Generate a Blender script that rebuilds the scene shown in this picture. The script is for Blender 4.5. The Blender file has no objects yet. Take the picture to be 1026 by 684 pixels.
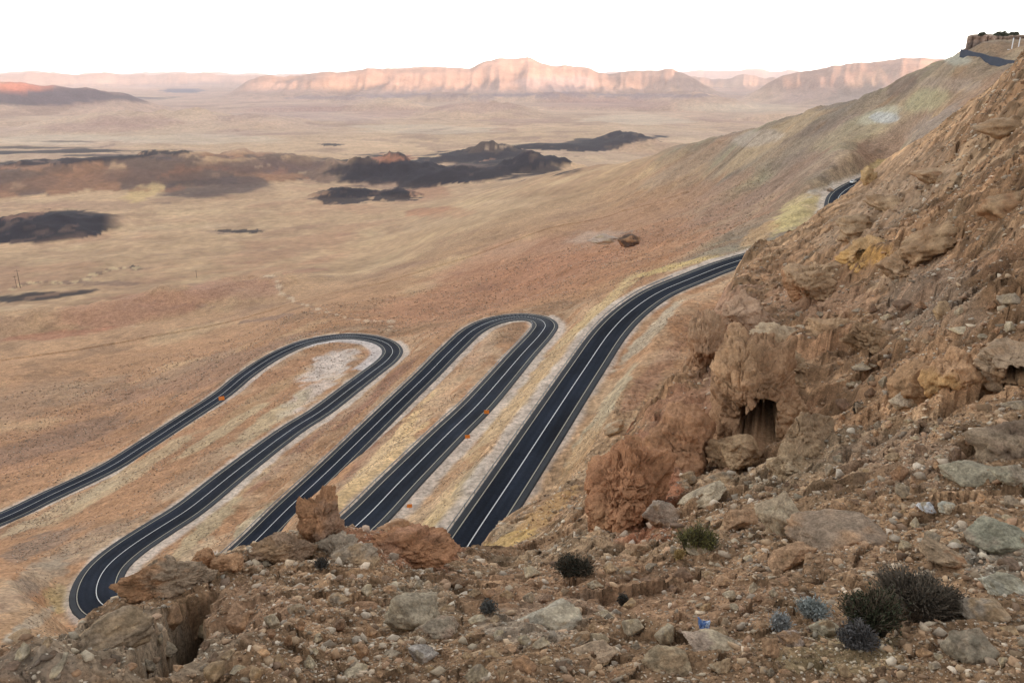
import bpy, math, random
import numpy as np
from mathutils import Vector, Matrix

# ------------------------------------------------------------------ basics
scene = bpy.context.scene
COL = scene.collection
rng = np.random.default_rng(7)
random.seed(7)
F = 800.0                                   # focal length, in pixels of a 1026 x 684 picture
PITCH = math.atan((342 - 72) / F)
CP, SP = math.cos(PITCH), math.sin(PITCH)

def ray(x, y):
    u = (x - 513) / F; v = (342 - y) / F
    return np.array([u, CP + v * SP, -SP + v * CP])
def at_z(x, y, z):
    d = ray(x, y); return d * (z / d[2])
def at_r(x, y, r):
    d = ray(x, y); return d * (r / math.hypot(d[0], d[1]))
def project(p):
    p = np.asarray(p, float); X, Y, Z = p[..., 0], p[..., 1], p[..., 2]
    dep = Y * CP - Z * SP
    dep = np.where(dep > 1e-3, dep, 1e-3)
    up = Y * SP + Z * CP
    return 513 + F * X / dep, 342 - F * up / dep, dep

def tag(o, label=None, cat=None, group=None, kind=None):
    if label: o['label'] = label
    if cat: o['category'] = cat
    if group: o['group'] = group
    if kind: o['kind'] = kind
    return o
def link(o, parent=None):
    COL.objects.link(o)
    if parent is not None: o.parent = parent
    return o
def mesh_obj(name, verts, faces, mat, parent=None, loc=(0, 0, 0), smooth=False, colors=None):
    """faces: (n,k) int array with constant k, or list of lists"""
    me = bpy.data.meshes.new(name)
    verts = np.asarray(verts, np.float32)
    if isinstance(faces, np.ndarray):
        n, k = faces.shape
        me.vertices.add(len(verts)); me.vertices.foreach_set('co', verts.ravel())
        me.loops.add(n * k); me.loops.foreach_set('vertex_index', faces.astype(np.int32).ravel())
        me.polygons.add(n); me.polygons.foreach_set('loop_start', np.arange(0, n * k, k, dtype=np.int32))
        me.update(calc_edges=True)
    else:
        me.from_pydata([tuple(map(float, v)) for v in verts], [], faces); me.update()
    if smooth: me.polygons.foreach_set('use_smooth', np.ones(len(me.polygons), bool))
    if colors is not None:
        a = me.color_attributes.new('Col', 'FLOAT_COLOR', 'POINT')
        c = np.ones((len(verts), 4), np.float32); c[:, :3] = colors
        a.data.foreach_set('color', c.ravel())
    if mat: me.materials.append(mat)
    o = bpy.data.objects.new(name, me); o.location = loc
    return link(o, parent)
def empty(name, loc, parent=None):
    o = bpy.data.objects.new(name, None); o.location = loc; o.empty_display_size = .2
    return link(o, parent)

# ------------------------------------------------------------------ noise (numpy)
def hash2(ix, iy, s):
    h = (ix.astype(np.int64) * 374761393 + iy.astype(np.int64) * 668265263 + s * 974711) & 0xFFFFFFFF
    h = ((h ^ (h >> 13)) * 1274126177) & 0xFFFFFFFF
    h = ((h ^ (h >> 16)) * 2246822519) & 0xFFFFFFFF
    return ((h ^ (h >> 15)) & 0xFFFFFF).astype(np.float32) / 16777216.0
def vnoise(x, y, s=0):
    ix = np.floor(x); iy = np.floor(y); fx = (x - ix).astype(np.float32); fy = (y - iy).astype(np.float32)
    ix = ix.astype(np.int64); iy = iy.astype(np.int64)
    fx = fx * fx * fx * (fx * (fx * 6 - 15) + 10); fy = fy * fy * fy * (fy * (fy * 6 - 15) + 10)
    a = hash2(ix, iy, s); b = hash2(ix + 1, iy, s); c = hash2(ix, iy + 1, s); d = hash2(ix + 1, iy + 1, s)
    return (a + (b - a) * fx) * (1 - fy) + (c + (d - c) * fx) * fy
def fbm(x, y, octv=4, s=0, gain=.5):
    t = 0; a = 1; n = 0
    for i in range(octv):
        t = t + a * (vnoise(x, y, s + i * 17) * 2 - 1); n += a
        x, y = (x * .8 - y * .6) * 2.03 + 11.3, (x * .6 + y * .8) * 2.03 - 7.1; a *= gain
    return t / n
def ridged(x, y, octv=4, s=0):
    t = 0; a = 1; n = 0
    for i in range(octv):
        t = t + a * (1 - np.abs(vnoise(x, y, s + i * 13) * 2 - 1)); n += a
        x, y = (x * .8 - y * .6) * 2.1 + 3.3, (x * .6 + y * .8) * 2.1 - 5.1; a *= .5
    return t / n
def worley(x, y, s=0):
    """F1, F2-F1, cell random, tilt value inside the cell"""
    ix = np.floor(x).astype(np.int64); iy = np.floor(y).astype(np.int64)
    f1 = np.full(x.shape, 9., np.float32); f2 = f1.copy(); cid = np.zeros(x.shape, np.float32); tilt = cid.copy()
    for dx in (-1, 0, 1):
        for dy in (-1, 0, 1):
            jx = ix + dx; jy = iy + dy
            px = jx + hash2(jx, jy, s); py = jy + hash2(jx, jy, s + 1)
            ex = (x - px).astype(np.float32); ey = (y - py).astype(np.float32)
            d = np.sqrt(ex * ex + ey * ey); r1 = hash2(jx, jy, s + 2); ang = hash2(jx, jy, s + 3) * 6.283
            m = d < f1
            f2 = np.where(m, f1, np.minimum(f2, d)); f1 = np.where(m, d, f1)
            cid = np.where(m, r1, cid); tilt = np.where(m, ex * np.cos(ang) + ey * np.sin(ang), tilt)
    return f1, f2 - f1, cid, tilt
def sstep(a, b, x):
    t = np.clip((x - a) / (b - a), 0, 1); return t * t * (3 - 2 * t)

# ------------------------------------------------------------------ materials
def new_mat(name):
    m = bpy.data.materials.new(name); m.use_nodes = True; nt = m.node_tree
    b = nt.nodes['Principled BSDF']; b.inputs['Specular IOR Level'].default_value = .25
    return m, nt, b
def plain(name, col, rough=.7, metal=0, var=.25, scale=6.):
    m, nt, b = new_mat(name)
    tc = nt.nodes.new('ShaderNodeTexCoord'); n = nt.nodes.new('ShaderNodeTexNoise'); n.inputs['Scale'].default_value = scale
    n.inputs['Detail'].default_value = 5
    r = nt.nodes.new('ShaderNodeMapRange'); r.inputs[3].default_value = 1 - var; r.inputs[4].default_value = 1 + var
    mx = nt.nodes.new('ShaderNodeMix'); mx.data_type = 'RGBA'; mx.blend_type = 'MULTIPLY'; mx.inputs[0].default_value = 1
    mx.inputs[6].default_value = (*col, 1)
    nt.links.new(tc.outputs['Object'], n.inputs['Vector']); nt.links.new(n.outputs[0], r.inputs[0]); nt.links.new(r.outputs[0], mx.inputs[7])
    nt.links.new(mx.outputs[2], b.inputs['Base Color'])
    b.inputs['Roughness'].default_value = rough; b.inputs['Metallic'].default_value = metal
    return m
def ground_mat(name, scales, lo, hi, bump, coords='Object', bscale=None):
    """vertex colour of the ground times several sizes of mottling"""
    m, nt, b = new_mat(name); L = nt.links.new
    at = nt.nodes.new('ShaderNodeAttribute'); at.attribute_name = 'Col'
    tc = nt.nodes.new('ShaderNodeTexCoord'); cur = at.outputs['Color']; last = None
    for i, sc in enumerate(scales):
        n = nt.nodes.new('ShaderNodeTexNoise'); n.inputs['Scale'].default_value = sc; n.inputs['Detail'].default_value = 6
        n.inputs['Roughness'].default_value = .65
        r = nt.nodes.new('ShaderNodeMapRange'); r.inputs[1].default_value = .3; r.inputs[2].default_value = .7
        r.inputs[3].default_value = lo[i]; r.inputs[4].default_value = hi[i]
        mx = nt.nodes.new('ShaderNodeMix'); mx.data_type = 'RGBA'; mx.blend_type = 'MULTIPLY'; mx.inputs[0].default_value = 1
        L(tc.outputs[coords], n.inputs['Vector']); L(n.outputs[0], r.inputs[0]); L(cur, mx.inputs[6]); L(r.outputs[0], mx.inputs[7])
        cur = mx.outputs[2]; last = n
    L(cur, b.inputs['Base Color']); b.inputs['Roughness'].default_value = .95; b.inputs['Specular IOR Level'].default_value = .08
    bs = nt.nodes.new('ShaderNodeTexNoise'); bs.inputs['Scale'].default_value = bscale or scales[-1]; bs.inputs['Detail'].default_value = 8
    bs.inputs['Roughness'].default_value = .7
    L(tc.outputs[coords], bs.inputs['Vector'])
    bm = nt.nodes.new('ShaderNodeBump'); bm.inputs['Strength'].default_value = bump[0]; bm.inputs['Distance'].default_value = bump[1]
    L(bs.outputs[0], bm.inputs['Height']); L(bm.outputs[0], b.inputs['Normal'])
    return m
M_NEAR = ground_mat('near_slope_soil', [.6, 5., 28.], [.78, .66, .5], [1.22, 1.34, 1.5], (1., .06), bscale=14.)
M_MID = ground_mat('desert_slope_soil', [.02, .2, 1.0], [.85, .72, .55], [1.15, 1.28, 1.45], (.5, .4), bscale=.7)
M_FAR = ground_mat('crater_floor_soil', [.0016, .012, .07], [.88, .84, .76], [1.12, 1.16, 1.24], (.5, 8.), bscale=.03)
M_ROCK = ground_mat('weathered_rock', [2.5, 11., 45.], [.78, .72, .7], [1.22, 1.28, 1.3], (.9, .04), bscale=18.)
M_STONE = ground_mat('stone_chips', [9., 40.], [.82, .78], [1.18, 1.22], (.5, .01), bscale=60.)

# ------------------------------------------------------------------ the road, traced and set out in 3D
def chain(L, z, g):
    out = []; prev = None
    for (x, y) in L:
        for _ in range(20):
            p = at_z(x, y, z)
            if prev is not None: z = prev[2] - g * np.linalg.norm((p - prev)[:2])
        p = at_z(x, y, z); out.append(p); prev = p
    return out
A_PX = [(728, 265), (692, 279), (660, 292.6), (634, 310), (612.6, 331), (586, 369), (560, 408), (516, 475), (474, 538)]
B_PX = [(353, 530), (402, 481), (450, 433), (477, 407), (523.6, 354), (542.5, 333), (546.5, 325), (540, 319.5), (523.6, 317), (500, 319.5), (477, 328.6), (453, 349.6), (430, 373), (402, 400), (362.5, 438.6), (325, 475), (290, 507.6), (236, 560)]
D_PX = [(100, 604), (96, 596), (97, 585), (106, 568), (128.6, 548.6), (160, 528), (187, 511), (233.6, 474), (292, 430), (320.7, 412), (351, 389), (372, 373), (389, 359.5), (393.5, 351), (386, 343), (368, 338), (343, 336.6), (310.5, 341.7), (290, 349), (271, 358.6), (245, 376), (222, 395), (187, 418), (140, 448.6), (109, 468), (48, 497), (0, 519.7)]
RA = chain(A_PX, -60., .08); RB = chain(B_PX, RA[-1][2] - 12., .08); RD = chain(D_PX, RB[-1][2] - 5., .08)
V = lambda *a: np.array(a, float)
pre = [at_z(905, 166, -45.), at_z(872, 178.5, -48.5), at_z(856, 185, -50.), at_z(842, 195, -52.), V(118, 296, -55.), V(95, 274, -57.5)]
a, b = RA[-1], RB[0]
hid1 = [a + V(-8, -22, -2), a + V(-18, -34, -4.5), V(-40, 88, b[2] + 5), V(-45, 105, b[2] + 3)]
c, d = RB[-1], RD[0]
hid2 = [c + V(-7, -12, -1), (c + d) / 2 + V(-2, -20, 0), d + V(10, -7, .8)]
e = RD[-1]
post = [e + V(-30, -22, -3), e + V(-80, -40, -8)]
CTRL = np.array(pre + RA + hid1 + RB + hid2 + RD + post)
def catmull(P, step):
    out = []
    P = np.vstack([2 * P[0] - P[1], P, 2 * P[-1] - P[-2]])
    for i in range(1, len(P) - 2):
        p0, p1, p2, p3 = P[i - 1:i + 3]
        l01 = max(np.linalg.norm(p1 - p0), .1) ** .5; l12 = max(np.linalg.norm(p2 - p1), .1) ** .5; l23 = max(np.linalg.norm(p3 - p2), .1) ** .5
        m1 = (p1 - p0) / l01 - (p2 - p0) / (l01 + l12) + (p2 - p1) / l12
        m2 = (p2 - p1) / l12 - (p3 - p1) / (l12 + l23) + (p3 - p2) / l23
        m1 *= l12; m2 *= l12
        n = max(2, int(np.linalg.norm(p2 - p1) / step))
        for k in range(n):
            t = k / n
            out.append((2 * t ** 3 - 3 * t * t + 1) * p1 + (t ** 3 - 2 * t * t + t) * m1 + (-2 * t ** 3 + 3 * t * t) * p2 + (t ** 3 - t * t) * m2)
    out.append(P[-2]); return np.array(out)
def resample(P, step):
    s = np.r_[0, np.cumsum(np.linalg.norm(np.diff(P[:, :2], axis=0), axis=1))]
    n = int(s[-1] / step); t = np.linspace(0, s[-1], n + 1)
    return np.stack([np.interp(t, s, P[:, i]) for i in range(3)], 1), t
ROAD, ROAD_S = resample(catmull(CTRL, 1.), 1.5)
for _ in range(6):                                   # ease out small kinks of the trace
    ROAD[1:-1] = ROAD[1:-1] * .5 + (ROAD[:-2] + ROAD[2:]) * .25
zz = ROAD[:, 2].copy()
for _ in range(60): zz[1:-1] = zz[1:-1] * .5 + (zz[:-2] + zz[2:]) * .25
ROAD[:, 2] = zz
tan = np.gradient(ROAD[:, :2], axis=0); tan /= np.linalg.norm(tan, axis=1)[:, None]
ROAD_N = np.stack([tan[:, 1], -tan[:, 0]], 1)        # to the right of travel
rx, ry, _ = project(ROAD)
def s_near(P):
    return ROAD_S[np.argmin(np.linalg.norm(ROAD - P, axis=1))]
sA0, sA1, sB0, sBC, sC1, sD0, sDE, sE1 = (s_near(p) for p in (RA[0], RA[-1], RB[0], RB[7], RB[-1], RD[0], RD[14], RD[-1]))
HW = np.interp(ROAD_S, [0, sA0, sA1, sB0, sBC, (sBC + sC1) / 2, sC1, sD0, (sD0 + sDE) / 2, sDE, (sDE + sE1) / 2, sE1, sE1 + 100],
               [4.6, 5.0, 4.4, 4.8, 5.2, 4.6, 4.5, 5.8, 5.2, 5.3, 5.0, 5.4, 5.4])

# ------------------------------------------------------------------ the lie of the land: heights known at many places
PTS = []                                             # (X, Y, Z)
def P(x, y, r): PTS.append(at_r(x, y, r))            # seen at picture place, r metres off
def PZ(x, y, z): PTS.append(at_z(x, y, z))
def H(x, r, z, yy=200):                              # not seen: behind a crest
    d = ray(x, yy); t = math.hypot(d[0], d[1]); PTS.append(np.array([d[0] / t * r, d[1] / t * r, z]))
def PA(deg, r, z): PTS.append(np.array([r * math.sin(math.radians(deg)), r * math.cos(math.radians(deg)), z]))
for deg in range(0, 360, 30):
    PA(deg, 1.2, -1.65 - .35 * math.cos(math.radians(deg)) + .15 * math.sin(math.radians(deg)))
# foreground
for x, r in ((0, 3.7), (256, 3.4), (513, 3.3), (770, 3.4), (1026, 3.6)): P(x, 684, r)
for x, y, r in ((60, 650, 6.0), (200, 640, 5.6), (350, 620, 5.2), (513, 610, 5.2), (650, 600, 5.6), (760, 600, 5.2), (900, 600, 5.2), (1020, 575, 6),
                (30, 668, 6.4), (100, 622, 8.5), (170, 592, 9.6), (235, 568, 10.5), (300, 542, 11.5), (370, 536, 12), (420, 546, 11.5), (480, 572, 10.5),
                (420, 580, 7.6), (300, 580, 7.2), (560, 566, 9.), (620, 550, 10.5), (700, 530, 9.6), (760, 540, 8.), (870, 520, 8.6), (960, 500, 8.5)): P(x, y, r)
# scree falling away beyond the foreground crest
for x, y, r in ((510, 572, 13.), (530, 550, 25), (550, 530, 38), (575, 500, 60), (590, 470, 85), (545, 500, 116), (585, 445, 132), (610, 400, 148), (640, 350, 180), (672, 316, 205)): P(x, y, r)
for x, y, r in ((478, 553, 24), (482, 546, 45), (488, 541, 75), (455, 552, 16), (452, 548, 24), (520, 522, 88)): P(x, y, r)
for x, r, z in ((440, 40, -31), (440, 70, -56), (400, 20, -16.5), (400, 45, -39), (400, 80, -66), (300, 18, -14), (300, 40, -34), (300, 80, -64), (300, 120, -92),
                (170, 16, -14.5), (170, 40, -37), (170, 80, -69), (170, 130, -100), (60, 14, -13.5), (60, 40, -39), (60, 90, -80), (60, 140, -110),
                (640, 50, -29), (670, 65, -34), (690, 85, -40), (640, 90, -45), (715, 120, -48), (735, 165, -57), (760, 180, -58), (760, 230, -59), (735, 130, -42), (715, 104, -39), (770, 140, -38), (800, 150, -38), (835, 165, -37), (690, 74, -36), (665, 52, -30)): H(x, r, z)
# right-hand slope
for x, y, r in ((600, 540, 12), (625, 530, 14.), (640, 470, 20), (648, 428, 30), (665, 395, 40), (690, 350, 60), (715, 310, 85), (735, 277, 108), (740, 267, 112), (752, 258, 114), (770, 252, 115), (770, 263, 95), (770, 288, 78), (800, 246, 100), (800, 264, 82), (835, 212, 112), (835, 236, 88), (876, 186, 128), (888, 170, 132), (876, 205, 100), (750, 268, 100), (1010, 78, 90),
                (700, 500, 13.5), (690, 455, 22), (700, 410, 34), (740, 490, 14), (760, 465, 18.5), (760, 400, 28), (745, 350, 42), (760, 310, 62), (800, 232, 128), (835, 208, 138),
                (870, 450, 15), (870, 390, 24), (870, 310, 40), (870, 250, 58), (870, 210, 95), (878, 178, 150), (820, 420, 20), (820, 340, 38), (820, 270, 66),
                (960, 420, 14), (960, 330, 24), (960, 240, 40), (960, 180, 62), (930, 135, 128), (905, 152, 140), (985, 100, 108), (1012, 72, 95), (1030, 46, 88),
                (1020, 450, 11), (1020, 350, 18), (1020, 260, 29), (1020, 180, 44), (1020, 120, 66)): P(x, y, r)
for x, r, z in ((878, 230, -36), (878, 300, -44), (930, 200, -24), (930, 300, -30), (985, 180, -12), (985, 300, -14), (1026, 160, -1), (1026, 280, -2), (835, 200, -48), (835, 280, -53), (800, 200, -52), (800, 260, -58)): H(x, r, z)
# far spur of the rim
for x, y, r in ((966, 53, 520), (940, 65, 545), (900, 83, 590), (850, 100, 650), (800, 116, 720), (750, 130, 800), (700, 143, 900), (660, 152, 1000), (1000, 62, 470), (1026, 66, 430),
                (950, 100, 450), (900, 130, 440), (860, 158, 425), (800, 170, 540), (750, 180, 600), (700, 180, 720), (770, 205, 430), (815, 200, 365), (750, 222, 400), (700, 240, 410), (650, 250, 470),
                (650, 200, 720), (600, 200, 850), (600, 165, 1150), (560, 172, 1350), (550, 230, 700), (600, 260, 490), (560, 290, 430), (510, 300, 480),
                (430, 300, 560), (410, 325, 470), (430, 270, 700), (300, 318, 560), (450, 230, 950)): P(x, y, r)
for x, r, z in ((966, 620, 10), (966, 1000, -70), (966, 2200, -215), (900, 800, -60), (900, 1500, -190), (850, 900, -110), (850, 2000, -235), (800, 1050, -160), (750, 1200, -185), (700, 1500, -225), (1026, 700, 20), (1026, 1500, -20), (1026, 3000, -150), (966, 4000, -250), (660, 1500, -228)): H(x, r, z)
# down on the left and the crater floor
for x, y, r in ((0, 640, 150), (0, 600, 180), (0, 560, 235), (40, 590, 190), (30, 540, 270)): P(x, y, r)
for x, y, z in ((0, 470, -178), (0, 420, -194), (120, 420, -182), (0, 350, -214), (150, 350, -204), (250, 330, -192), (0, 300, -232), (130, 300, -226), (280, 290, -212), (0, 250, -248), (200, 250, -243), (380, 260, -218), (350, 225, -240),
                (0, 200, -258), (250, 200, -256), (450, 195, -246), (0, 150, -264), (300, 150, -264), (520, 160, -256), (620, 140, -258), (0, 115, -262), (300, 115, -260), (600, 115, -258), (780, 110, -258), (0, 95, -240), (300, 93, -232), (600, 93, -232), (800, 96, -240)): PZ(x, y, z)
for x in (-200, 0, 250, 513, 770, 1026, 1250):
    H(x, 10500, -225, 90); H(x, 14000, -235, 90); H(x, 30000, -130, 90)
# outside the picture: downhill to the left, the rim behind and to the right
for deg, L in ((-55, ((4, -3.5), (12, -10), (40, -36), (120, -98), (300, -160), (800, -225), (3000, -258), (12000, -240))),
               (-80, ((4, -3), (12, -7), (40, -26), (120, -70), (300, -130), (800, -200), (3000, -250), (12000, -230))),
               (-110, ((5, -2.2), (40, -5), (150, -8), (400, 5), (1000, 40), (5000, 60), (20000, 40))),
               (-145, ((5, -1.2), (40, 2.5), (150, 12), (400, 34), (1000, 76), (5000, 95), (20000, 60))),
               (180, ((5, -.6), (40, 4), (150, 14), (400, 38), (1000, 84), (5000, 95), (20000, 80))),
               (145, ((5, -.5), (40, 5), (150, 16), (400, 42), (1000, 88), (5000, 95), (20000, 80))),
               (110, ((5, -1.2), (40, 7), (150, 24), (400, 54), (1000, 86), (5000, 95), (20000, 60))),
               (75, ((5, -2.4), (40, 5), (150, 30), (400, 55), (1000, 70), (5000, 40), (20000, 0))),
               (52, ((4, -3), (12, -4.5), (40, -3), (120, 10), (300, 25), (600, 35), (1500, 20), (4000, -150), (12000, -230)))):
    for r, z in L: PA(deg, r, z)
n_hand = len(PTS)
for i in range(4, len(ROAD), 9): PTS.append(ROAD[i] - V(0, 0, .1))
PTS = np.array(PTS)
KT = 3.2
def emb(X, Y):
    r = np.sqrt(X * X + Y * Y) + 1e-6
    return np.stack([KT * X / r, KT * Y / r, np.log(r)], -1), r
E0, R0 = emb(PTS[:, 0], PTS[:, 1])
def kern(d2): return np.sqrt(d2 + .012)
G = kern(((E0[:, None] - E0[None]) ** 2).sum(-1)) - np.eye(len(PTS)) * .002
T0 = PTS[:, 2] / R0
mean_t = T0.mean(); W = np.linalg.solve(G, T0 - mean_t)

# polar grid round the viewpoint, close-set where the picture looks
def rows(a, b, st): return np.exp(np.arange(math.log(a), math.log(b), st))
RR = np.r_[rows(1.0, 2.6, .03), rows(2.6, 700, .0052), rows(700, 12000, .008), rows(12000, 40000, .03), [40000.]]
th_f = np.radians(np.arange(-41., 47.001, .08))
th_c = np.radians(np.r_[np.arange(48, 90, 1.), np.arange(90, 270, 3.), np.arange(270, 318.5, 1.)])
TH = np.r_[th_f, th_c]
nr, nt_ = len(RR), len(TH)
def rbf_T(th, lr):
    cs, sn = np.sin(th) * KT, np.cos(th) * KT
    t = np.full(np.broadcast(th, lr).shape, mean_t, np.float32)
    for i in range(len(PTS)):
        dd = ((cs - E0[i, 0]) ** 2 + (sn - E0[i, 1]) ** 2).astype(np.float32) + ((lr - E0[i, 2]) ** 2).astype(np.float32) + np.float32(.012)
        t += np.float32(W[i]) * np.sqrt(dd)
    return t
# evaluate coarsely (every 3rd row and column), then fill in linearly
ci = np.unique(np.r_[np.arange(0, nr, 3), nr - 1]); cj = np.unique(np.r_[np.arange(0, len(th_f), 3), np.arange(len(th_f) - 1, nt_)])
Tc = rbf_T(TH[None, cj], np.log(RR)[ci, None])
Tf = np.empty((len(ci), nt_), np.float32)
for k in range(len(ci)): Tf[k] = np.interp(np.arange(nt_), cj, Tc[k])
T = np.empty((nr, nt_), np.float32)
ki = np.interp(np.arange(nr), ci, np.arange(len(ci))); k0 = np.minimum(ki.astype(int), len(ci) - 2); kf = (ki - k0)[:, None].astype(np.float32)
T = Tf[k0] * (1 - kf) + Tf[k0 + 1] * kf
X = (RR[:, None] * np.sin(TH)[None]).astype(np.float64); Y = (RR[:, None] * np.cos(TH)[None]).astype(np.float64)
Rg = np.broadcast_to(RR[:, None], X.shape); Z = (T * Rg).astype(np.float64)

# --- road bench: distance of every nearby grid point to the centre line
near = (Rg > 40) & (Rg < 620) & (np.abs(np.arctan2(X, Y)) < .75)
idx = np.flatnonzero(near.ravel()); qx = X.ravel()[idx]; qy = Y.ravel()[idx]
D = np.full(idx.shape, 1e3); DZ = np.zeros(idx.shape); DH = np.full(idx.shape, 5.); DS = np.zeros(idx.shape); SIDE = np.zeros(idx.shape)
rp = ROAD[:, :2]
for s0 in range(0, len(idx), 60000):
    sl = slice(s0, s0 + 60000)
    bx = qx[sl]; by = qy[sl]
    # only road pieces near this lot
    best = np.full(bx.shape, 1e9); bi = np.zeros(bx.shape, int)
    m = (rp[:, 0] > bx.min() - 45) & (rp[:, 0] < bx.max() + 45) & (rp[:, 1] > by.min() - 45) & (rp[:, 1] < by.max() + 45)
    for i in np.flatnonzero(m)[::2]:
        dd = (bx - rp[i, 0]) ** 2 + (by - rp[i, 1]) ** 2
        k = dd < best; best[k] = dd[k]; bi[k] = i
    D[sl] = np.sqrt(best); DZ[sl] = ROAD[bi, 2]; DH[sl] = HW[bi]; DS[sl] = ROAD_S[bi]
    SIDE[sl] = (bx - rp[bi, 0]) * ROAD_N[bi, 0] + (by - rp[bi, 1]) * ROAD_N[bi, 1]
    t_ = tan[bi]; along = (bx - rp[bi, 0]) * t_[:, 0] + (by - rp[bi, 1]) * t_[:, 1]
    inner = np.abs(along) < 3; D[sl] = np.where(inner, np.abs(SIDE[sl]), D[sl])
    DZ[sl] += np.where(inner, along * np.gradient(ROAD[:, 2], ROAD_S)[bi], 0)
ROADD = np.full(X.size, 1e3); ROADD[idx] = D - DH; ROADD = ROADD.reshape(X.shape)
SHO = np.zeros(X.size); SHO[idx] = DS; SHO = SHO.reshape(X.shape)
SD = np.zeros(X.size); SD[idx] = SIDE; SD = SD.reshape(X.shape)
bench = np.full(X.size, 0.); bench[idx] = DZ; bench = bench.reshape(X.shape)
wb = 1 - sstep(2.2, 11., ROADD)
Z = Z * (1 - wb) + (bench - .22) * wb
quiet = sstep(1.5, 14., ROADD)                       # less roughness beside the road

# --- roughness of the land
az = np.arctan2(X, Y); U, Vp, _ = project(np.stack([X, Y, Z], -1))
front = np.abs(az) < 1.0
def add(cond, fn):
    global Z
    i = np.flatnonzero((cond & front).ravel()); zf = Z.reshape(-1); zf[i] += fn(X.ravel()[i], Y.ravel()[i], i)
qf = quiet.ravel(); rf = Rg.ravel(); uf = U.ravel(); vf = Vp.ravel()
# crater floor and spur: gullies and swells
add(Rg > 250, lambda x, y, i: (fbm(x / 330, y / 330, 4, 3) * 9 * sstep(500, 1500, rf[i]) + fbm(x / 60, y / 60, 4, 9) * 2.4 * sstep(250, 500, rf[i]) * (1 - .6 * sstep(1500, 3000, rf[i]))) * qf[i])
spur = lambda i: sstep(560, 700, uf[i]) * sstep(280, 420, rf[i]) * (1 - sstep(900, 1300, rf[i]))
add((Rg > 260) & (Rg < 1400), lambda x, y, i: ((ridged((x * .75 - y * .66) / 34, (x * .66 + y * .75) / 90, 4, 5) - .62) * 8) * spur(i) * qf[i])
# stony ground between the hairpins
def bank(x, y, i):
    f1, e_, cid, tl = worley(x / 3.2, y / 3.2, 61)
    return (fbm(x / 18, y / 18, 4, 21) * 1.9 + (cid - .5) * .35 * (1 - sstep(150, 260, rf[i]))) * qf[i] * (1 - sstep(450, 700, rf[i]))
add((Rg > 95) & (Rg < 700), bank)
# rock and rubble of the near slope
def crag(x, y, i):
    r = rf[i]; k = 1 - sstep(110, 190, r) * 1.0
    wx = x + fbm(x / 3, y / 3, 3, 31) * 1.2; wy = y + fbm(x / 3, y / 3, 3, 37) * 1.2
    right = sstep(520, 660, uf[i])
    z = fbm(x / 9, y / 9, 5, 41) * .7 * sstep(9, 24, r)
    f1, e1, c1, t1 = worley(wx / 5.5, wy / 4.0, 51)
    z += ((c1 - .5) * .5 + t1 * .8) * sstep(13, 26, r) * (.3 + .7 * right) * sstep(0, .2, e1) * (1 - .6 * sstep(50, 90, r))
    f1, e2, c2, t2 = worley(wx / 1.9, wy / 1.5, 52)
    z += ((c2 - .5) * (.1 + .16 * right) + t2 * (.18 + .24 * right) - .1 * (1 - sstep(0, .16, e2))) * sstep(6, 15, r)
    f1, e3, c3, t3 = worley(wx / .62, wy / .5, 53)
    z += ((c3 - .5) * (.04 + .04 * right) + t3 * (.07 + .06 * right) - .03 * (1 - sstep(0, .18, e3))) * sstep(2.5, 7, r)
    bed = (1 - sstep(250, 330, uf[i])) * sstep(560, 610, vf[i])          # bare bedrock ledge on the left
    z += (ridged(x / .7, y / .7, 4, 71) - .6) * .34 * bed
    f1, e4, c4, t4 = worley(x / .2, y / .2, 54)
    z += ((c4 - .5) * .03 + t4 * .04) * (1 - sstep(18, 40, r))
    z += fbm(x / .35, y / .35, 5, 73) * .085
    return z * k * qf[i]
add(Rg < 190, crag)

# bedding: the near slope weathers into ledges along its strata
def ledges(x, y, i):
    r = rf[i]; z = Z.reshape(-1)[i]; right = sstep(560, 690, uf[i]); out = np.zeros(x.shape)
    for h, a0, a1, k, sc, sd in ((2.6, 24, 40, .4, 9., 83), (1.0, 9, 18, .6, 4., 85), (.38, 4, 8, .5, 1.6, 87)):
        t = (z + x * .12 + fbm(x / sc, y / sc, 4, sd) * h * 1.1) / h; fl = np.floor(t); fr = t - fl
        m = sstep(a0, a1, r) * k * right * sstep(-.25, .25, fbm(x / (sc * 1.3), y / (sc * 1.3), 3, sd + 40)) * (1 - sstep(90, 135, r))
        out += (fl + sstep(.4, .98, fr) - t + .22) * h * m
    return out * qf[i]
add((Rg > 4) & (Rg < 140), ledges)

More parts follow.
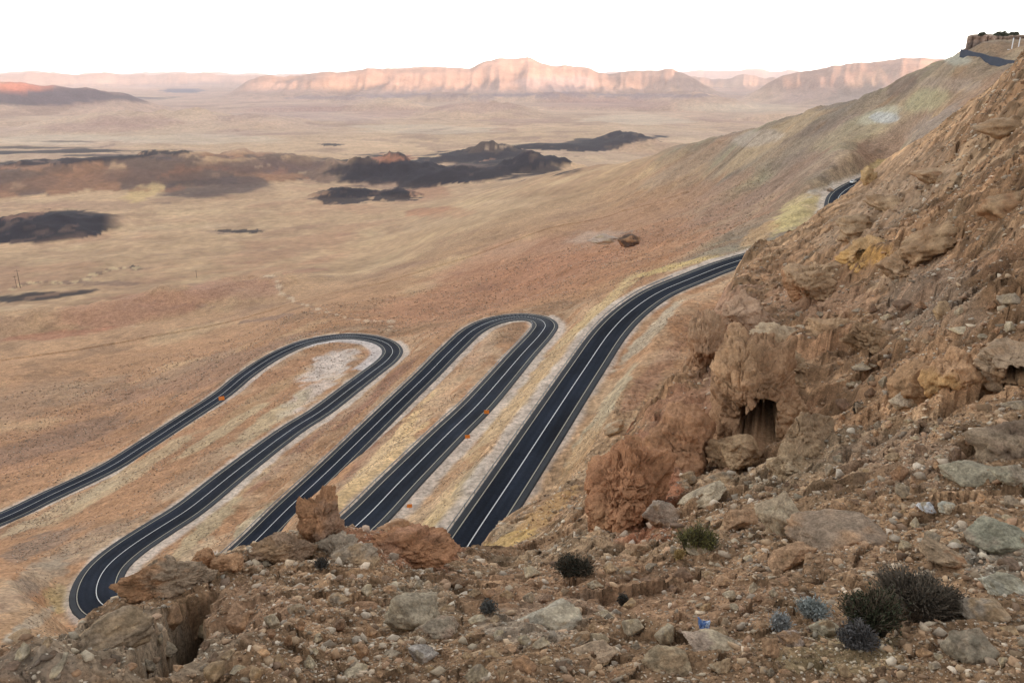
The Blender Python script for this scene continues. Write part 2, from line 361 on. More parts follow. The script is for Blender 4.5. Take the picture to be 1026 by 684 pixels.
# --- far ridges: (distance, half-depth, crest as picture x,y pairs, floor level)
RID = np.zeros(X.shape)
def ridge(r0, dep, pts, seed, gul, base=-235, front_k=1.0):
    global Z, RID
    px = np.array([p[0] for p in pts], float); py = np.array([p[1] for p in pts], float)
    el = np.array([ray(a_, b_)[2] / math.hypot(*ray(a_, b_)[:2]) for a_, b_ in pts]); azp = np.array([math.atan2(*ray(a_, b_)[:2]) for a_, b_ in pts])
    m = (np.abs(Rg - r0) < dep * 2.2) & (az > azp.min() - .03) & (az < azp.max() + .03)
    i = np.flatnonzero(m.ravel()); a_ = az.ravel()[i]; r = rf[i]; x = X.ravel()[i]; y = Y.ravel()[i]
    top = np.interp(a_, azp, el) * r0 + (fbm(a_ * 60, a_ * 0 + seed, 4, seed + 31) * .0022) * r0
    ends = sstep(azp.min() - .03, azp.min() + .05, a_) * (1 - sstep(azp.max() - .05, azp.max() + .03, a_))
    w = fbm(x / 900, y / 900, 3, seed) * dep * .35
    t = (r - r0 + w) / dep
    prof = np.where(t < 0, np.clip(1 + t, 0, 1) ** 1.25, np.clip(1 - t * .5, 0, 1))
    prof = prof * .85 + .15 * sstep(.55, .8, prof)
    g = ridged(x / 260, y / 1100, 5, seed + 3)
    h = (top - base) * prof
    h = h + (fbm(x / 300, y / 300, 4, seed + 9) * 10) * prof - (1 - g) * gul * np.sin(np.clip(prof, 0, 1) * math.pi) 
    zf = Z.reshape(-1); zf[i] = np.maximum(zf[i], zf[i] * (1 - ends) + (base + h) * ends)
    RID.reshape(-1)[i] = np.maximum(RID.reshape(-1)[i], ends * sstep(.02, .15, prof))
ridge(15500, 1500, [(-120, 73), (0, 74), (30, 72), (60, 74), (110, 72.5), (150, 75), (190, 73), (240, 74), (300, 76)], 251, 90, -215)
ridge(12500, 1200, [(560, 80), (600, 75), (650, 77), (690, 74), (715, 78), (745, 75), (790, 77), (830, 76), (900, 74)], 261, 90, -225)
ridge(22000, 2500, [(-120, 72), (0, 73), (40, 72), (100, 74), (160, 72), (240, 73), (330, 74), (430, 72), (600, 73), (760, 69), (860, 72), (1100, 72)], 201, 60, -200)
ridge(6900, 420, [(290, 100), (340, 96), (390, 98), (440, 93), (500, 96), (560, 92), (620, 95), (680, 92), (740, 97)], 271, 40, -262)
ridge(8600, 1250, [(225, 88), (245, 77), (275, 76), (320, 73), (380, 69), (430, 66), (470, 68), (486, 62.5), (499, 58.5), (513, 57), (530, 58.5), (546, 63), (562, 66), (590, 69), (610, 74), (640, 70), (675, 69), (688, 73), (705, 83), (730, 90)], 211, 95)
ridge(7600, 1150, [(742, 92), (770, 79), (800, 71), (835, 66), (870, 63), (905, 57), (925, 58), (960, 60), (1040, 56), (1130, 66)], 221, 90)
ridge(6400, 620, [(-160, 84), (-60, 80), (0, 80), (20, 81), (45, 86), (90, 89), (130, 92), (160, 96)], 231, 60, -250)

# --- hills on the crater floor: x, foot y, half width px, top y, half depth m
HILL = np.zeros(X.shape)
def hill(x, yb, hw, yt, dep, seed, z0=-262, pw=1.3, lim=1.0, reg=True):
    global Z, HILL
    p = at_z(x, yb, z0); r0 = math.hypot(p[0], p[1]) + dep * .7; d = ray(x, yt)
    h = d[2] / math.hypot(d[0], d[1]) * r0 - z0; w = hw * r0 / F; a0 = math.atan2(d[0], d[1])
    m = (np.abs(Rg - r0) < dep * 2.) & (np.abs(az - a0) < 2 * w / r0); i = np.flatnonzero(m.ravel())
    xx = X.ravel()[i]; yy = Y.ravel()[i]
    du = (az.ravel()[i] - a0) * r0 / w; dv = (rf[i] - r0) / dep
    dd = np.sqrt(du * du + dv * dv) + fbm(xx / (w * .5), yy / (w * .5), 4, seed) * .28
    s = np.clip(1 - dd, 0, 1) ** pw
    s = np.where(lim < 1, 1 - (1 - np.minimum(s, lim) / lim) ** 1.5, s)
    s = s * (1 + .3 * fbm(xx / (w * .22), yy / (w * .22), 4, seed + 4) + .35 * (ridged(xx / (w * .3), yy / (w * .3), 3, seed + 8) - .6))
    s = s * (1 - RID.ravel()[i]); zf = Z.reshape(-1); zf[i] = zf[i] + h * s
    if reg: HILL.reshape(-1)[i] = np.maximum(HILL.reshape(-1)[i], sstep(.04, .16, s))
hill(493, 160, 66, 140, 200, 301, pw=1.7)
hill(448, 163, 46, 154, 120, 302)
hill(622, 147, 50, 131, 260, 303, pw=1.8)
hill(565, 151, 70, 144, 160, 304)
hill(398, 182, 66, 152, 190, 305, pw=1.4)
hill(350, 182, 50, 163, 160, 306)
hill(462, 188, 76, 166, 150, 307, pw=1.2)
hill(525, 184, 50, 168, 100, 308)
hill(290, 176, 80, 158, 230, 309, lim=.8)
hill(225, 186, 110, 163, 260, 310, lim=.8)
hill(110, 192, 140, 166, 280, 311, lim=.8)
hill(0, 200, 120, 176, 260, 312, lim=.8)
hill(345, 203, 36, 192, 70, 313, lim=.8)
hill(396, 202, 30, 192, 60, 314, lim=.8)
hill(40, 246, 80, 220, 150, 315, lim=.8)
for k, (x, y, w, yt, dp) in enumerate(((640, 150, 50, 138, 200), (560, 185, 60, 172, 120), (250, 128, 80, 116, 500), (480, 118, 70, 104, 500), (380, 112, 50, 102, 400), (120, 130, 90, 112, 500), (700, 112, 60, 98, 700), (520, 100, 60, 90, 600), (240, 312, 110, 284, 90), (130, 325, 90, 303, 60), (20, 335, 80, 312, 60))):
    hill(x, y, w, yt, dp, 330 + k, z0=-262 if y < 250 else -222, lim=.8, reg=False)

LRR = np.log(RR)
def ground_z(x, y):
    x = np.atleast_1d(np.asarray(x, float)); y = np.atleast_1d(np.asarray(y, float))
    r = np.hypot(x, y); t = np.arctan2(x, y)
    i = np.clip(np.searchsorted(LRR, np.log(np.maximum(r, 1.01))) - 1, 0, nr - 2); fi = np.clip((np.log(np.maximum(r, 1.01)) - LRR[i]) / (LRR[i + 1] - LRR[i]), 0, 1)
    n = len(th_f); tj = np.clip((t - th_f[0]) / (th_f[1] - th_f[0]), 0, n - 1.001); j = tj.astype(int); fj = tj - j
    return (Z[i, j] * (1 - fj) + Z[i, j + 1] * fj) * (1 - fi) + (Z[i + 1, j] * (1 - fj) + Z[i + 1, j + 1] * fj) * fi
def ground_at_px(x, y, r_lo=2.2, r_hi=400):
    """first place where the sight line through a picture point meets the ground"""
    d = ray(x, y); h = math.hypot(d[0], d[1]); rs = np.exp(np.arange(math.log(r_lo), math.log(r_hi), .004))
    gx, gy, gz = d[0] / h * rs, d[1] / h * rs, d[2] / h * rs
    k = np.flatnonzero(gz <= ground_z(gx, gy)); k = k[0] if len(k) else len(rs) - 1
    return np.array([gx[k], gy[k], ground_z(gx[k], gy[k])[0]]), rs[k]
# crack splitting the bedrock ledge, and the pits behind the two hollows of the cliffs
def trench(pts, width, depth):
    q = [ground_at_px(*p)[0] for p in pts]
    m = Rg < 25; i = np.flatnonzero((m & front).ravel()); x = X.ravel()[i]; y = Y.ravel()[i]
    ds = np.full(x.shape, 9.); wob = fbm(x / .35, y / .35, 3, 91) * .07
    for p0, p1 in zip(q[:-1], q[1:]):
        dx, dy = p1[0] - p0[0], p1[1] - p0[1]; L2 = dx * dx + dy * dy
        t = np.clip(((x - p0[0]) * dx + (y - p0[1]) * dy) / L2, 0, 1)
        ds = np.minimum(ds, np.hypot(x - p0[0] - t * dx, y - p0[1] - t * dy) + wob)
    Z.reshape(-1)[i] -= depth * (1 - sstep(width * .5, width, ds))
trench([(158, 668), (172, 645), (186, 625), (202, 602)], .19, 1.1)
trench([(88, 640), (92, 622)], .09, .5)
def pit(x, y, dep, rad):
    p, r = ground_at_px(x, y); c = p * (1 + rad * .6 / r)
    i = np.flatnonzero((np.abs(Rg - r) < rad * 4).ravel()); d = np.hypot(X.ravel()[i] - c[0], Y.ravel()[i] - c[1])
    Z.reshape(-1)[i] -= dep * (1 - sstep(rad * .6, rad * 1.3, d))
pit(762, 440, 3.0, 2.2)
pit(1016, 384, 1.2, .8)

# ------------------------------------------------------------------ colours of the ground (mineral colours only)
U, Vp, _ = project(np.stack([X, Y, Z], -1)); uf = U.ravel(); vf = Vp.ravel()
C = np.zeros(X.shape + (3,), np.float32)
def lerp(c0, c1, w): return c0 + (np.asarray(c1, np.float32) - c0) * w[..., None]
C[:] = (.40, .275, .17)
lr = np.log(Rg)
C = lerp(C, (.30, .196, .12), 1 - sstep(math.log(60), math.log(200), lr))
C = lerp(C, (.36, .21, .122), sstep(120, 200, Rg) * (1 - sstep(500, 1000, Rg)))
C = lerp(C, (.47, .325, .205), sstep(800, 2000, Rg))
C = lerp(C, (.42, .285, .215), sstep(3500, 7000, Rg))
def world_noise(sc, s, o=4):
    return fbm(X / sc, Y / sc, o, s)
sp_ = sstep(640, 740, U + 60 * world_noise(60, 431)) * sstep(230, 300, Rg) * (1 - sstep(1200, 1600, Rg)); C = lerp(C, (.215, .175, .13), .9 * sp_)
C = lerp(C, (.30, .27, .18), .6 * sp_ * sstep(.05, .4, world_noise(40, 432))); C = lerp(C, (.19, .15, .125), .6 * sp_ * sstep(.05, .4, world_noise(50, 433)))
C *= (1 + .16 * world_noise(420, 401) * sstep(400, 900, Rg))[..., None]
C *= (1 + .14 * world_noise(45, 402) * sstep(50, 90, Rg))[..., None]
C *= (1 + .2 * world_noise(2.2, 403) * (1 - sstep(60, 160, Rg)))[..., None]
rd = sstep(.1, .45, world_noise(160, 404)); C = lerp(C, (.36, .20, .13), .45 * rd * sstep(250, 420, Rg) * (1 - sstep(1500, 2600, Rg)))
rd = sstep(.05, .4, world_noise(3.4, 405)); C = lerp(C, (.31, .19, .12), .5 * rd * (1 - sstep(60, 150, Rg)))
gy = sstep(.1, .5, world_noise(5.1, 406)); C = lerp(C, (.36, .28, .19), .6 * gy * (1 - sstep(60, 150, Rg)))
pt = sstep(.18, .42, world_noise(26, 441, 5)); C = lerp(C, (.23, .145, .09), .6 * pt * sstep(200, 300, Rg) * (1 - sstep(700, 1000, Rg)))
pt = sstep(.2, .3, world_noise(230, 442, 6)); C = lerp(C, (.27, .17, .125), .5 * pt * sstep(1300, 2000, Rg) * (1 - sstep(7000, 8000, Rg)))
pt = sstep(.22, .32, world_noise(420, 444, 6)); C = lerp(C, (.31, .19, .15), .5 * pt * sstep(2400, 3500, Rg) * (1 - sstep(7000, 8000, Rg)))
pt = sstep(.2, .34, world_noise(60, 445, 6)); C = lerp(C, (.30, .19, .125), .4 * pt * sstep(500, 800, Rg) * (1 - sstep(1500, 2300, Rg)))
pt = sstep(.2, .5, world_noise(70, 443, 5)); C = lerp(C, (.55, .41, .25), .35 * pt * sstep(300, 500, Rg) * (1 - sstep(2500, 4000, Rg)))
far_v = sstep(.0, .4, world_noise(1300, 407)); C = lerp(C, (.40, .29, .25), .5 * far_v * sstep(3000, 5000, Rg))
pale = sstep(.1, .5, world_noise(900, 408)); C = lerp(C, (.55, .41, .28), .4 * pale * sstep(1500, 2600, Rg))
def blob(x, y, hx, hy, col, amt=1., r0=0., r1=1e9, rot=0., edge=.28, wob=.5, sc=.35, seed=0):
    """a patch of ground of another mineral colour, outlined where the photograph shows it"""
    global C
    m = (np.abs(U - x) < (hx + hy) * 1.9 + 4) & (np.abs(Vp - y) < (hx + hy) * 1.9 + 4) & (Rg > r0) & (Rg < r1) & front
    i = np.flatnonzero(m.ravel())
    if not len(i): return
    c, s = math.cos(rot), math.sin(rot); dx = uf[i] - x; dy = vf[i] - y
    a_ = (dx * c + dy * s) / hx; b_ = (-dx * s + dy * c) / hy
    rm = np.median(rf[i]); k = max(hx, hy) * rm / F * sc
    dd = np.sqrt(a_ * a_ + b_ * b_) + wob * fbm(X.ravel()[i] / k, Y.ravel()[i] / k, 5, 500 + seed)
    w = (1 - sstep(1 - edge, 1 + edge * .3, dd)) * amt
    cf = C.reshape(-1, 3); cf[i] = cf[i] + (np.asarray(col, np.float32) - cf[i]) * w[:, None]
# every broken block of the slope weathers to its own shade
bi = np.flatnonzero(((Rg < 150) & front).ravel()); bx_, by_ = X.ravel()[bi], Y.ravel()[bi]; br = rf[bi]; wv = fbm(bx_ / 2.5, by_ / 2.5, 3, 451) * .8
fac = np.ones(len(bi))
for sc, am, a0, a1, sd in ((3.2, .30, 20, 34, 461), (1.15, .34, 8, 16, 463), (.4, .36, 3, 6, 465), (.15, .3, 0, 1, 467)):
    _, e_, cid, _t = worley((bx_ + wv) / sc, (by_ + wv * .7) / sc, sd)
    fac *= (1 + (cid - .5) * 2 * am * sstep(a0, a1, br) * (1 - sstep(a1 * 7, a1 * 14, br))) * (1 - .35 * (1 - sstep(0, .1, e_)) * sstep(a0, a1, br) * (1 - sstep(a1 * 6, a1 * 12, br)))
Cff = C.reshape(-1, 3); Cff[bi] *= np.clip(fac * 1.04, .4, 1.7)[:, None]
# lit cliffs of the far ridges are pale sandstone
cliff = RID * sstep(6900, 7200, Rg)
C = lerp(C, (.265, .178, .14), .85 * cliff * sstep(-190, -60, Z))
st = vnoise(Z / 14 + world_noise(300, 412, 3) * 1.2, X * 0, 413); C *= (1 + .3 * (st - .5) * cliff)[..., None]
BLK = (.011, .012, .020); BRN = (.17, .10, .075); RED = (.33, .15, .09)
# dark basalt, patched with brown weathering
hm = sstep(.3, .6, HILL + .25 * world_noise(45, 425, 5))
mott = sstep(.1, .35, world_noise(70, 421, 6))[..., None]; BLKV = np.array(BLK) * (1 - mott * .6) + np.array((.12, .08, .06)) * mott * .6
m1 = sstep(-.05, .1, world_noise(120, 423, 6))[..., None]; m2 = sstep(.15, .28, world_noise(150, 424, 6))[..., None]; BRNV = np.array((.10, .065, .055)) * (1 - m1) + np.array((.26, .14, .085)) * m1; BRNV = BRNV * (1 - m2) + np.array((.42, .28, .17)) * m2
C = lerp(C, BLKV, hm * sstep(320, 350, U + 40 * world_noise(200, 422)) * sstep(125, 130, Vp) * (1 - sstep(215, 222, Vp)))
C = lerp(C, BRNV, .9 * hm * (1 - sstep(310, 350, U + 40 * world_noise(200, 422))) * sstep(150, 156, Vp) * (1 - sstep(205, 212, Vp)))
C = lerp(C, BLKV, hm * (1 - sstep(100, 130, U)) * sstep(208, 214, Vp))
blob(265, 166, 70, 7, (.12, .075, .065), .8, 1000, seed=1); blob(220, 186, 55, 10, (.09, .065, .06), .85, 1000, rot=-.1, seed=2)
blob(60, 182, 80, 10, (.2, .11, .07), .7, 1000, rot=-.12, seed=3); blob(150, 176, 60, 9, (.14, .085, .065), .7, 1000, seed=31)
blob(145, 193, 26, 7, (.50, .36, .19), .9, 1000, rot=-.3, seed=4); blob(395, 158, 22, 4, (.34, .16, .10), .9, 1000, seed=5)
blob(390, 185, 40, 5, (.3, .2, .15), .6, 1000, seed=6); blob(440, 213, 40, 6, (.36, .18, .11), .7, 800, seed=7); blob(430, 192, 22, 7, (.38, .22, .14), .8, 800, seed=71)
for k, (x, y, hx, hy, rot) in enumerate(((60, 152, 110, 2.2, -.01), (70, 161, 80, 3.4, -.06), (165, 152, 28, 2, 0), (330, 145, 12, 1.3, 0), (240, 232, 22, 2.2, 0), (40, 228, 72, 12, -.12), (40, 297, 70, 4.5, -.08), (600, 142, 65, 4, -.08), (345, 198, 34, 6, 0), (396, 197, 24, 5.5, 0),
                                            (490, 170, 72, 14, -.05), (390, 172, 55, 15, 0), (60, 213, 22, 3, 0), (135, 268, 6, 2, 0), (480, 158, 55, 6, 0))):
    blob(x, y, hx, hy, BLK, .92, 700, rot=rot, seed=20 + k, wob=.8, edge=.2)
blob(40, 96, 120, 9, (.10, .075, .085), .95, 3000, 9000, seed=40); blob(15, 87, 40, 5, (.30, .12, .085), .9, 3000, 9000, seed=41)
blob(183, 91, 22, 2.5, (.09, .10, .15), .9, 3000, seed=42); blob(560, 84, 60, 8, (.3, .26, .28), .4, 5000, seed=43)
for k, (x, y, hx, hy) in enumerate(((140, 122, 60, 7), (480, 108, 40, 6), (385, 112, 40, 7), (300, 108, 60, 5), (600, 104, 70, 6), (90, 128, 60, 5))):
    blob(x, y, hx, hy, (.36, .22, .18), .5, 2500, seed=45 + k)
for k, (x, y, hx, hy) in enumerate(((640, 120, 60, 5), (420, 130, 80, 5), (180, 140, 100, 6), (60, 140, 80, 5), (740, 108, 60, 5))):
    blob(x, y, hx, hy, (.55, .45, .33), .5, 2500, seed=52 + k)
for k, (x, y, hx, hy, col) in enumerate(((420, 96, 70, 2.5, (.25, .19, .19)), (560, 95, 60, 2.5, (.23, .18, .19)), (660, 96, 60, 2.5, (.25, .19, .19)), (330, 98, 40, 2, (.26, .19, .18)),
        (30, 148, 60, 1.3, BLK), (110, 156, 46, 1.4, BLK), (20, 165, 40, 1.2, BLK), (160, 158, 30, 1., (.08, .06, .06)), (70, 142, 40, 1., (.12, .09, .08)))):
    blob(x, y, hx, hy, col, .8, 900, seed=720 + k, wob=.7)
# tan gaps and red-brown streaks that break the dark ground up
g0 = np.random.default_rng(44)
for k in range(46):
    x, y, hx = ((g0.uniform(0, 95), g0.uniform(216, 242), g0.uniform(4, 14)), (g0.uniform(0, 300), g0.uniform(163, 196), g0.uniform(6, 22)), (g0.uniform(330, 550), g0.uniform(160, 188), g0.uniform(4, 12)), (g0.uniform(320, 415), g0.uniform(192, 202), g0.uniform(3, 8)))[k % 4]
    blob(x, y, hx, hx * g0.uniform(.12, .22), ((.40, .27, .17), (.27, .13, .08), (.16, .11, .10), (.05, .04, .04))[g0.integers(4)] if k % 4 == 1 else ((.09, .065, .055), (.13, .085, .065))[g0.integers(2)], g0.uniform(.3, .6), 800, rot=g0.uniform(-.25, .1), seed=600 + k, wob=.7)
for k in range(60):
    x, y = g0.uniform(0, 700), g0.uniform(98, 330); hx = g0.uniform(6, 34) * (.5 + (y - 90) / 240)
    blob(x, y, hx, hx * g0.uniform(.05, .11), ((.27, .17, .115), (.34, .19, .13), (.52, .38, .25), (.20, .135, .105))[g0.integers(4)], g0.uniform(.3, .65), 420, rot=g0.uniform(-.2, .05), seed=660 + k, wob=.8)
# crater floor and slopes near the road
for k, (x, y, hx, hy, col, am, rot) in enumerate((
        (130, 310, 100, 14, (.33, .17, .115), .55, -.15), (60, 335, 70, 4, (.36, .15, .10), .5, -.1), (230, 290, 60, 10, (.34, .20, .14), .6, 0),
        (200, 375, 110, 14, (.27, .17, .12), .55, -.3), (60, 440, 90, 12, (.22, .145, .105), .6, -.3), (110, 475, 60, 10, (.40, .22, .12), .4, -.5), (30, 400, 100, 16, (.27, .19, .13), .5, -.2),
        (500, 262, 90, 16, (.38, .21, .145), .5, -.25), (470, 215, 70, 10, (.46, .33, .21), .5, -.2), (600, 238, 34, 8, (.42, .33, .26), .9, -.1), (630, 240, 16, 9, (.08, .065, .06), .85, 0),
        (560, 270, 110, 16, (.33, .17, .115), .55, -.3), (700, 215, 80, 14, (.30, .19, .13), .6, -.35), (690, 165, 60, 8, (.33, .25, .18), .5, -.5), (480, 288, 18, 4, (.18, .10, .08), .7, -.2),
        (880, 116, 26, 8, (.46, .44, .36), .75, -.3), (930, 100, 30, 14, (.34, .32, .2), .6, -.4), (860, 90, 40, 12, (.22, .18, .14), .5, -.5), (905, 85, 18, 8, (.16, .12, .10), .6, -.5),
        (960, 60, 14, 6, (.36, .36, .3), .7, 0), (955, 85, 30, 8, (.30, .24, .19), .6, 0), (760, 138, 30, 9, (.38, .32, .26), .7, -.1), (800, 170, 70, 10, (.24, .18, .14), .5, -.5), (865, 130, 50, 14, (.33, .29, .19), .5, -.4),
        (885, 118, 14, 5, (.42, .42, .40), .8, 0), (940, 125, 40, 14, (.25, .22, .19), .5, -.5), (790, 150, 60, 8, (.30, .24, .17), .5, -.4))):
    blob(x, y, hx, hy, col, am, 240, rot=rot, seed=60 + k)
blob(560, 268, 190, 26, (.34, .18, .105), .6, 240, 1000, rot=-.25, seed=701); blob(640, 215, 120, 14, (.33, .20, .13), .5, 240, 1000, rot=-.35, seed=702); blob(450, 305, 90, 14, (.35, .19, .115), .6, 240, 1000, rot=-.1, seed=703)
blob(800, 214, 34, 15, (.47, .38, .20), .95, 230, 460, rot=-.55, seed=95); blob(845, 184, 40, 5, (.50, .45, .38), .9, 260, 480, rot=-.3, seed=96); blob(885, 165, 26, 8, (.42, .32, .13), .7, 200, 480, rot=-.5, seed=97)
blob(760, 235, 24, 8, (.40, .26, .14), .7, 230, 460, rot=-.6, seed=98)
# pale dry wash winding over the floor
wash = [(255, 272), (268, 276), (279, 284), (282, 292), (295, 302), (318, 309), (345, 318), (375, 322), (392, 322), (391, 332)]
wx = np.interp(np.linspace(0, 9, 40), range(10), [w[0] for w in wash]); wy = np.interp(np.linspace(0, 9, 40), range(10), [w[1] for w in wash])
for k in range(40): blob(wx[k] + random.uniform(-2, 2), wy[k] + random.uniform(-1, 1), random.uniform(2, 5), random.uniform(.7, 1.6), (.54, .43, .31) if k % 3 else (.2, .13, .09), .6, 300, 900, seed=130 + k)
for k in range(26): blob(10 + k * 5.3 + random.uniform(-3, 3), 290 - k * .9 - 3 * math.sin(k * .4), random.uniform(2, 7), random.uniform(.8, 1.8), (.17, .11, .08) if k % 2 else (.52, .40, .24), .7, 500, 1400, seed=180 + k)
# banks between the hairpins
YEL = (.60, .43, .245); STN = (.25, .14, .095); GRN = (.46, .365, .235); PAL = (.60, .53, .47)
for k, (x, y, hx, hy, col, am, rot) in enumerate((
        (395, 445, 75, 13, YEL, .9, -.82), (440, 400, 40, 8, (.50, .34, .22), .8, -.82), (480, 350, 26, 12, (.46, .31, .21), .7, -.9), (350, 490, 40, 10, YEL, .9, -.8), (450, 505, 45, 12, (.48, .36, .20), .8, -.85),
        (520, 400, 90, 10, (.47, .34, .20), .8, -.88), (600, 310, 60, 6, (.50, .37, .21), .9, -.75), (680, 266, 45, 3.4, (.48, .36, .18), .9, -.25), (365, 460, 70, 5, STN, .8, -.82), (440, 378, 50, 4.5, STN, .7, -.85),
        (505, 395, 75, 5, (.30, .24, .15), .6, -.88), (470, 480, 30, 6, (.26, .22, .15), .7, -.88), (375, 395, 62, 6, STN, .85, -.72), (300, 450, 70, 5, STN, .8, -.7), (230, 500, 60, 6, (.36, .25, .15), .7, -.7), (400, 390, 60, 4, (.48, .34, .23), .8, -.78),
        (330, 365, 34, 12, PAL, .75, -.5), (310, 395, 40, 8, PAL, .6, -.6), (270, 420, 50, 8, (.45, .38, .25), .6, -.6), (260, 400, 70, 6, (.40, .27, .16), .6, -.55), (225, 430, 60, 5, GRN, .7, -.55), (200, 470, 60, 9, (.30, .20, .13), .8, -.6),
        (120, 480, 90, 8, (.45, .345, .22), .75, -.55), (60, 510, 70, 6, (.42, .33, .22), .7, -.45), (90, 545, 60, 12, (.26, .19, .135), .7, -.5), (40, 545, 50, 10, (.22, .16, .12), .7, -.4), (40, 575, 40, 14, (.34, .29, .22), .6, -.5), (10, 600, 40, 16, (.25, .20, .16), .5, -.5),
        (60, 600, 16, 16, (.42, .32, .17), .8, -.6), (30, 625, 30, 7, (.38, .35, .29), .7, -.6), (205, 530, 50, 8, (.38, .32, .21), .7, -.72), (190, 560, 40, 8, (.36, .28, .19), .7, -.72), (250, 525, 30, 6, (.40, .36, .25), .8, -.72), (215, 400, 12, 4, (.5, .25, .1), .6, -.5), (150, 445, 24, 5, (.45, .24, .11), .6, -.6),
        (600, 420, 70, 7, (.39, .335, .235), .8, -1.0), (650, 335, 50, 6, (.42, .36, .27), .8, -.8), (580, 455, 40, 8, (.42, .27, .15), .7, -1.0), (540, 520, 50, 10, (.44, .28, .14), .8, -.7), (500, 550, 40, 10, (.48, .33, .15), .8, -.5), (650, 380, 60, 10, (.35, .20, .13), .7, -.9))):
    blob(x, y, hx, hy, col, am, 22, 620, rot=rot, seed=230 + k)
bk = (1 - sstep(10, 24, ROADD)) * sstep(-.2, .35, world_noise(9, 455, 5)); C = lerp(C, (.50, .375, .25), .45 * bk)
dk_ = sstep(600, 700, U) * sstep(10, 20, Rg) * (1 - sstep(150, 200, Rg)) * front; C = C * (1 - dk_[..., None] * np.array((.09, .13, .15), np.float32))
# gravel verge along the asphalt
vn = world_noise(6, 410, 3); left = (SD < 0)
upper = (SHO < sBC) | ((SHO > sD0) & (SHO < sDE) & False)          # the verge is wide on the uphill side only
wid = np.where(left, 1.0, 3.2) + 1.3 * vn
wid = np.where((SHO > sBC) & (SHO < sC1), np.where(left, 2.8, .9) + 1.2 * vn, wid); wid = np.where(SHO > sDE, np.where(left, 3.2, 1.) + 1.2 * vn, wid)
wid = wid + 1.6 * ((SHO > sB0) & (SHO < sC1) & False)
verge = 1 - sstep(wid - 1., wid + 1.2, ROADD); verge = np.where(ROADD < 900, verge, 0)
C = lerp(C, (.53, .455, .385), .85 * verge)
hair = (np.abs(SHO - sDE) < 60) & (ROADD < 9) & left
C = lerp(C, (.50, .46, .44), .8 * hair * (1 - sstep(5, 8, ROADD)))
# near slope
for k, (x, y, hx, hy, col, am, rot, r0, r1) in enumerate((
        (640, 490, 50, 60, (.33, .145, .085), .85, 0, 9, 60), (690, 430, 50, 50, (.31, .17, .11), .7, 0, 12, 80), (730, 340, 40, 60, (.36, .23, .165), .6, .2, 30, 110), (820, 300, 60, 20, (.38, .24, .16), .5, 0, 25, 90),
        (400, 545, 60, 26, (.33, .155, .095), .85, .2, 8, 22), (870, 255, 24, 10, (.48, .28, .11), .8, 0, 30, 110), (960, 385, 34, 30, (.42, .26, .155), .7, 0, 9, 40), (930, 300, 60, 40, (.27, .21, .16), .5, 0, 12, 80),
        (540, 620, 60, 26, (.40, .34, .27), .6, -.2, 2, 9), (420, 610, 40, 30, (.38, .31, .22), .6, 0, 2, 9), (250, 610, 60, 30, (.36, .23, .15), .6, 0, 2, 10), (120, 650, 120, 40, (.33, .265, .195), .7, 0, 2, 10), (40, 670, 60, 20, (.27, .22, .17), .6, 0, 2, 10),
        (850, 655, 70, 22, (.36, .28, .165), .7, 0, 2, 7), (900, 460, 70, 30, (.27, .19, .135), .6, 0, 6, 20), (820, 560, 80, 20, (.38, .25, .16), .5, -.1, 3, 10), (700, 600, 90, 30, (.40, .25, .16), .5, 0, 3, 9),
        (330, 520, 26, 30, (.36, .19, .12), .6, 0, 8, 16), (560, 600, 80, 20, (.39, .24, .15), .5, 0, 3, 9), (1000, 560, 40, 30, (.29, .26, .21), .6, 0, 3, 9), (900, 175, 60, 20, (.30, .215, .15), .5, -.5, 50, 170), (880, 210, 80, 20, (.32, .235, .165), .6, -.5, 50, 150))):
    blob(x, y, hx, hy, col, am, r0, r1, rot=rot, seed=300 + k)
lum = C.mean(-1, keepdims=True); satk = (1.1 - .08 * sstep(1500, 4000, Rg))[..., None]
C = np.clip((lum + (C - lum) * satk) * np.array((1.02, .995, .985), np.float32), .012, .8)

# ------------------------------------------------------------------ ground meshes: one sheet cut into named stretches
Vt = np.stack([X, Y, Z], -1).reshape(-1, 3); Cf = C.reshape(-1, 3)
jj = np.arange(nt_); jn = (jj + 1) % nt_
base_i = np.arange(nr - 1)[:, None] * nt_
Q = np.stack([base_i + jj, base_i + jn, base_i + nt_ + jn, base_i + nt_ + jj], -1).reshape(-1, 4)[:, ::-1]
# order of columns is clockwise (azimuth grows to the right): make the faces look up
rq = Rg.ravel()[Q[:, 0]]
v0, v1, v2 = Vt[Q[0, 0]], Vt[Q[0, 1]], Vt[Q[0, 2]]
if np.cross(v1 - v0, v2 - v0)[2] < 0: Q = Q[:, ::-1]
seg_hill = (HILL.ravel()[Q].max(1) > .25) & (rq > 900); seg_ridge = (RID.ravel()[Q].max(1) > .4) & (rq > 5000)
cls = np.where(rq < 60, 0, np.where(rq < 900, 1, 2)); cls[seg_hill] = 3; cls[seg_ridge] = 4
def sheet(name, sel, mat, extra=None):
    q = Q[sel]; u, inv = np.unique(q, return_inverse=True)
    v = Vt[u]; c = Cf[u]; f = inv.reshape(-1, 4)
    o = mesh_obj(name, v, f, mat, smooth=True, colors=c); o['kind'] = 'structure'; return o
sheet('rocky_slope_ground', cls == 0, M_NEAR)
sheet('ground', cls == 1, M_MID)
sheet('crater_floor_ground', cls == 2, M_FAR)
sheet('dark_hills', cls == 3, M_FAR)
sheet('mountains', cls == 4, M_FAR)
cap = mesh_obj('footing_ground', np.vstack([[0, 0, -1.65], Vt[:nt_]]), [[0, 1 + j, 1 + (j + 1) % nt_] for j in range(nt_)], M_NEAR, smooth=True, colors=np.vstack([Cf[0], Cf[:nt_]]))
cap['kind'] = 'structure'

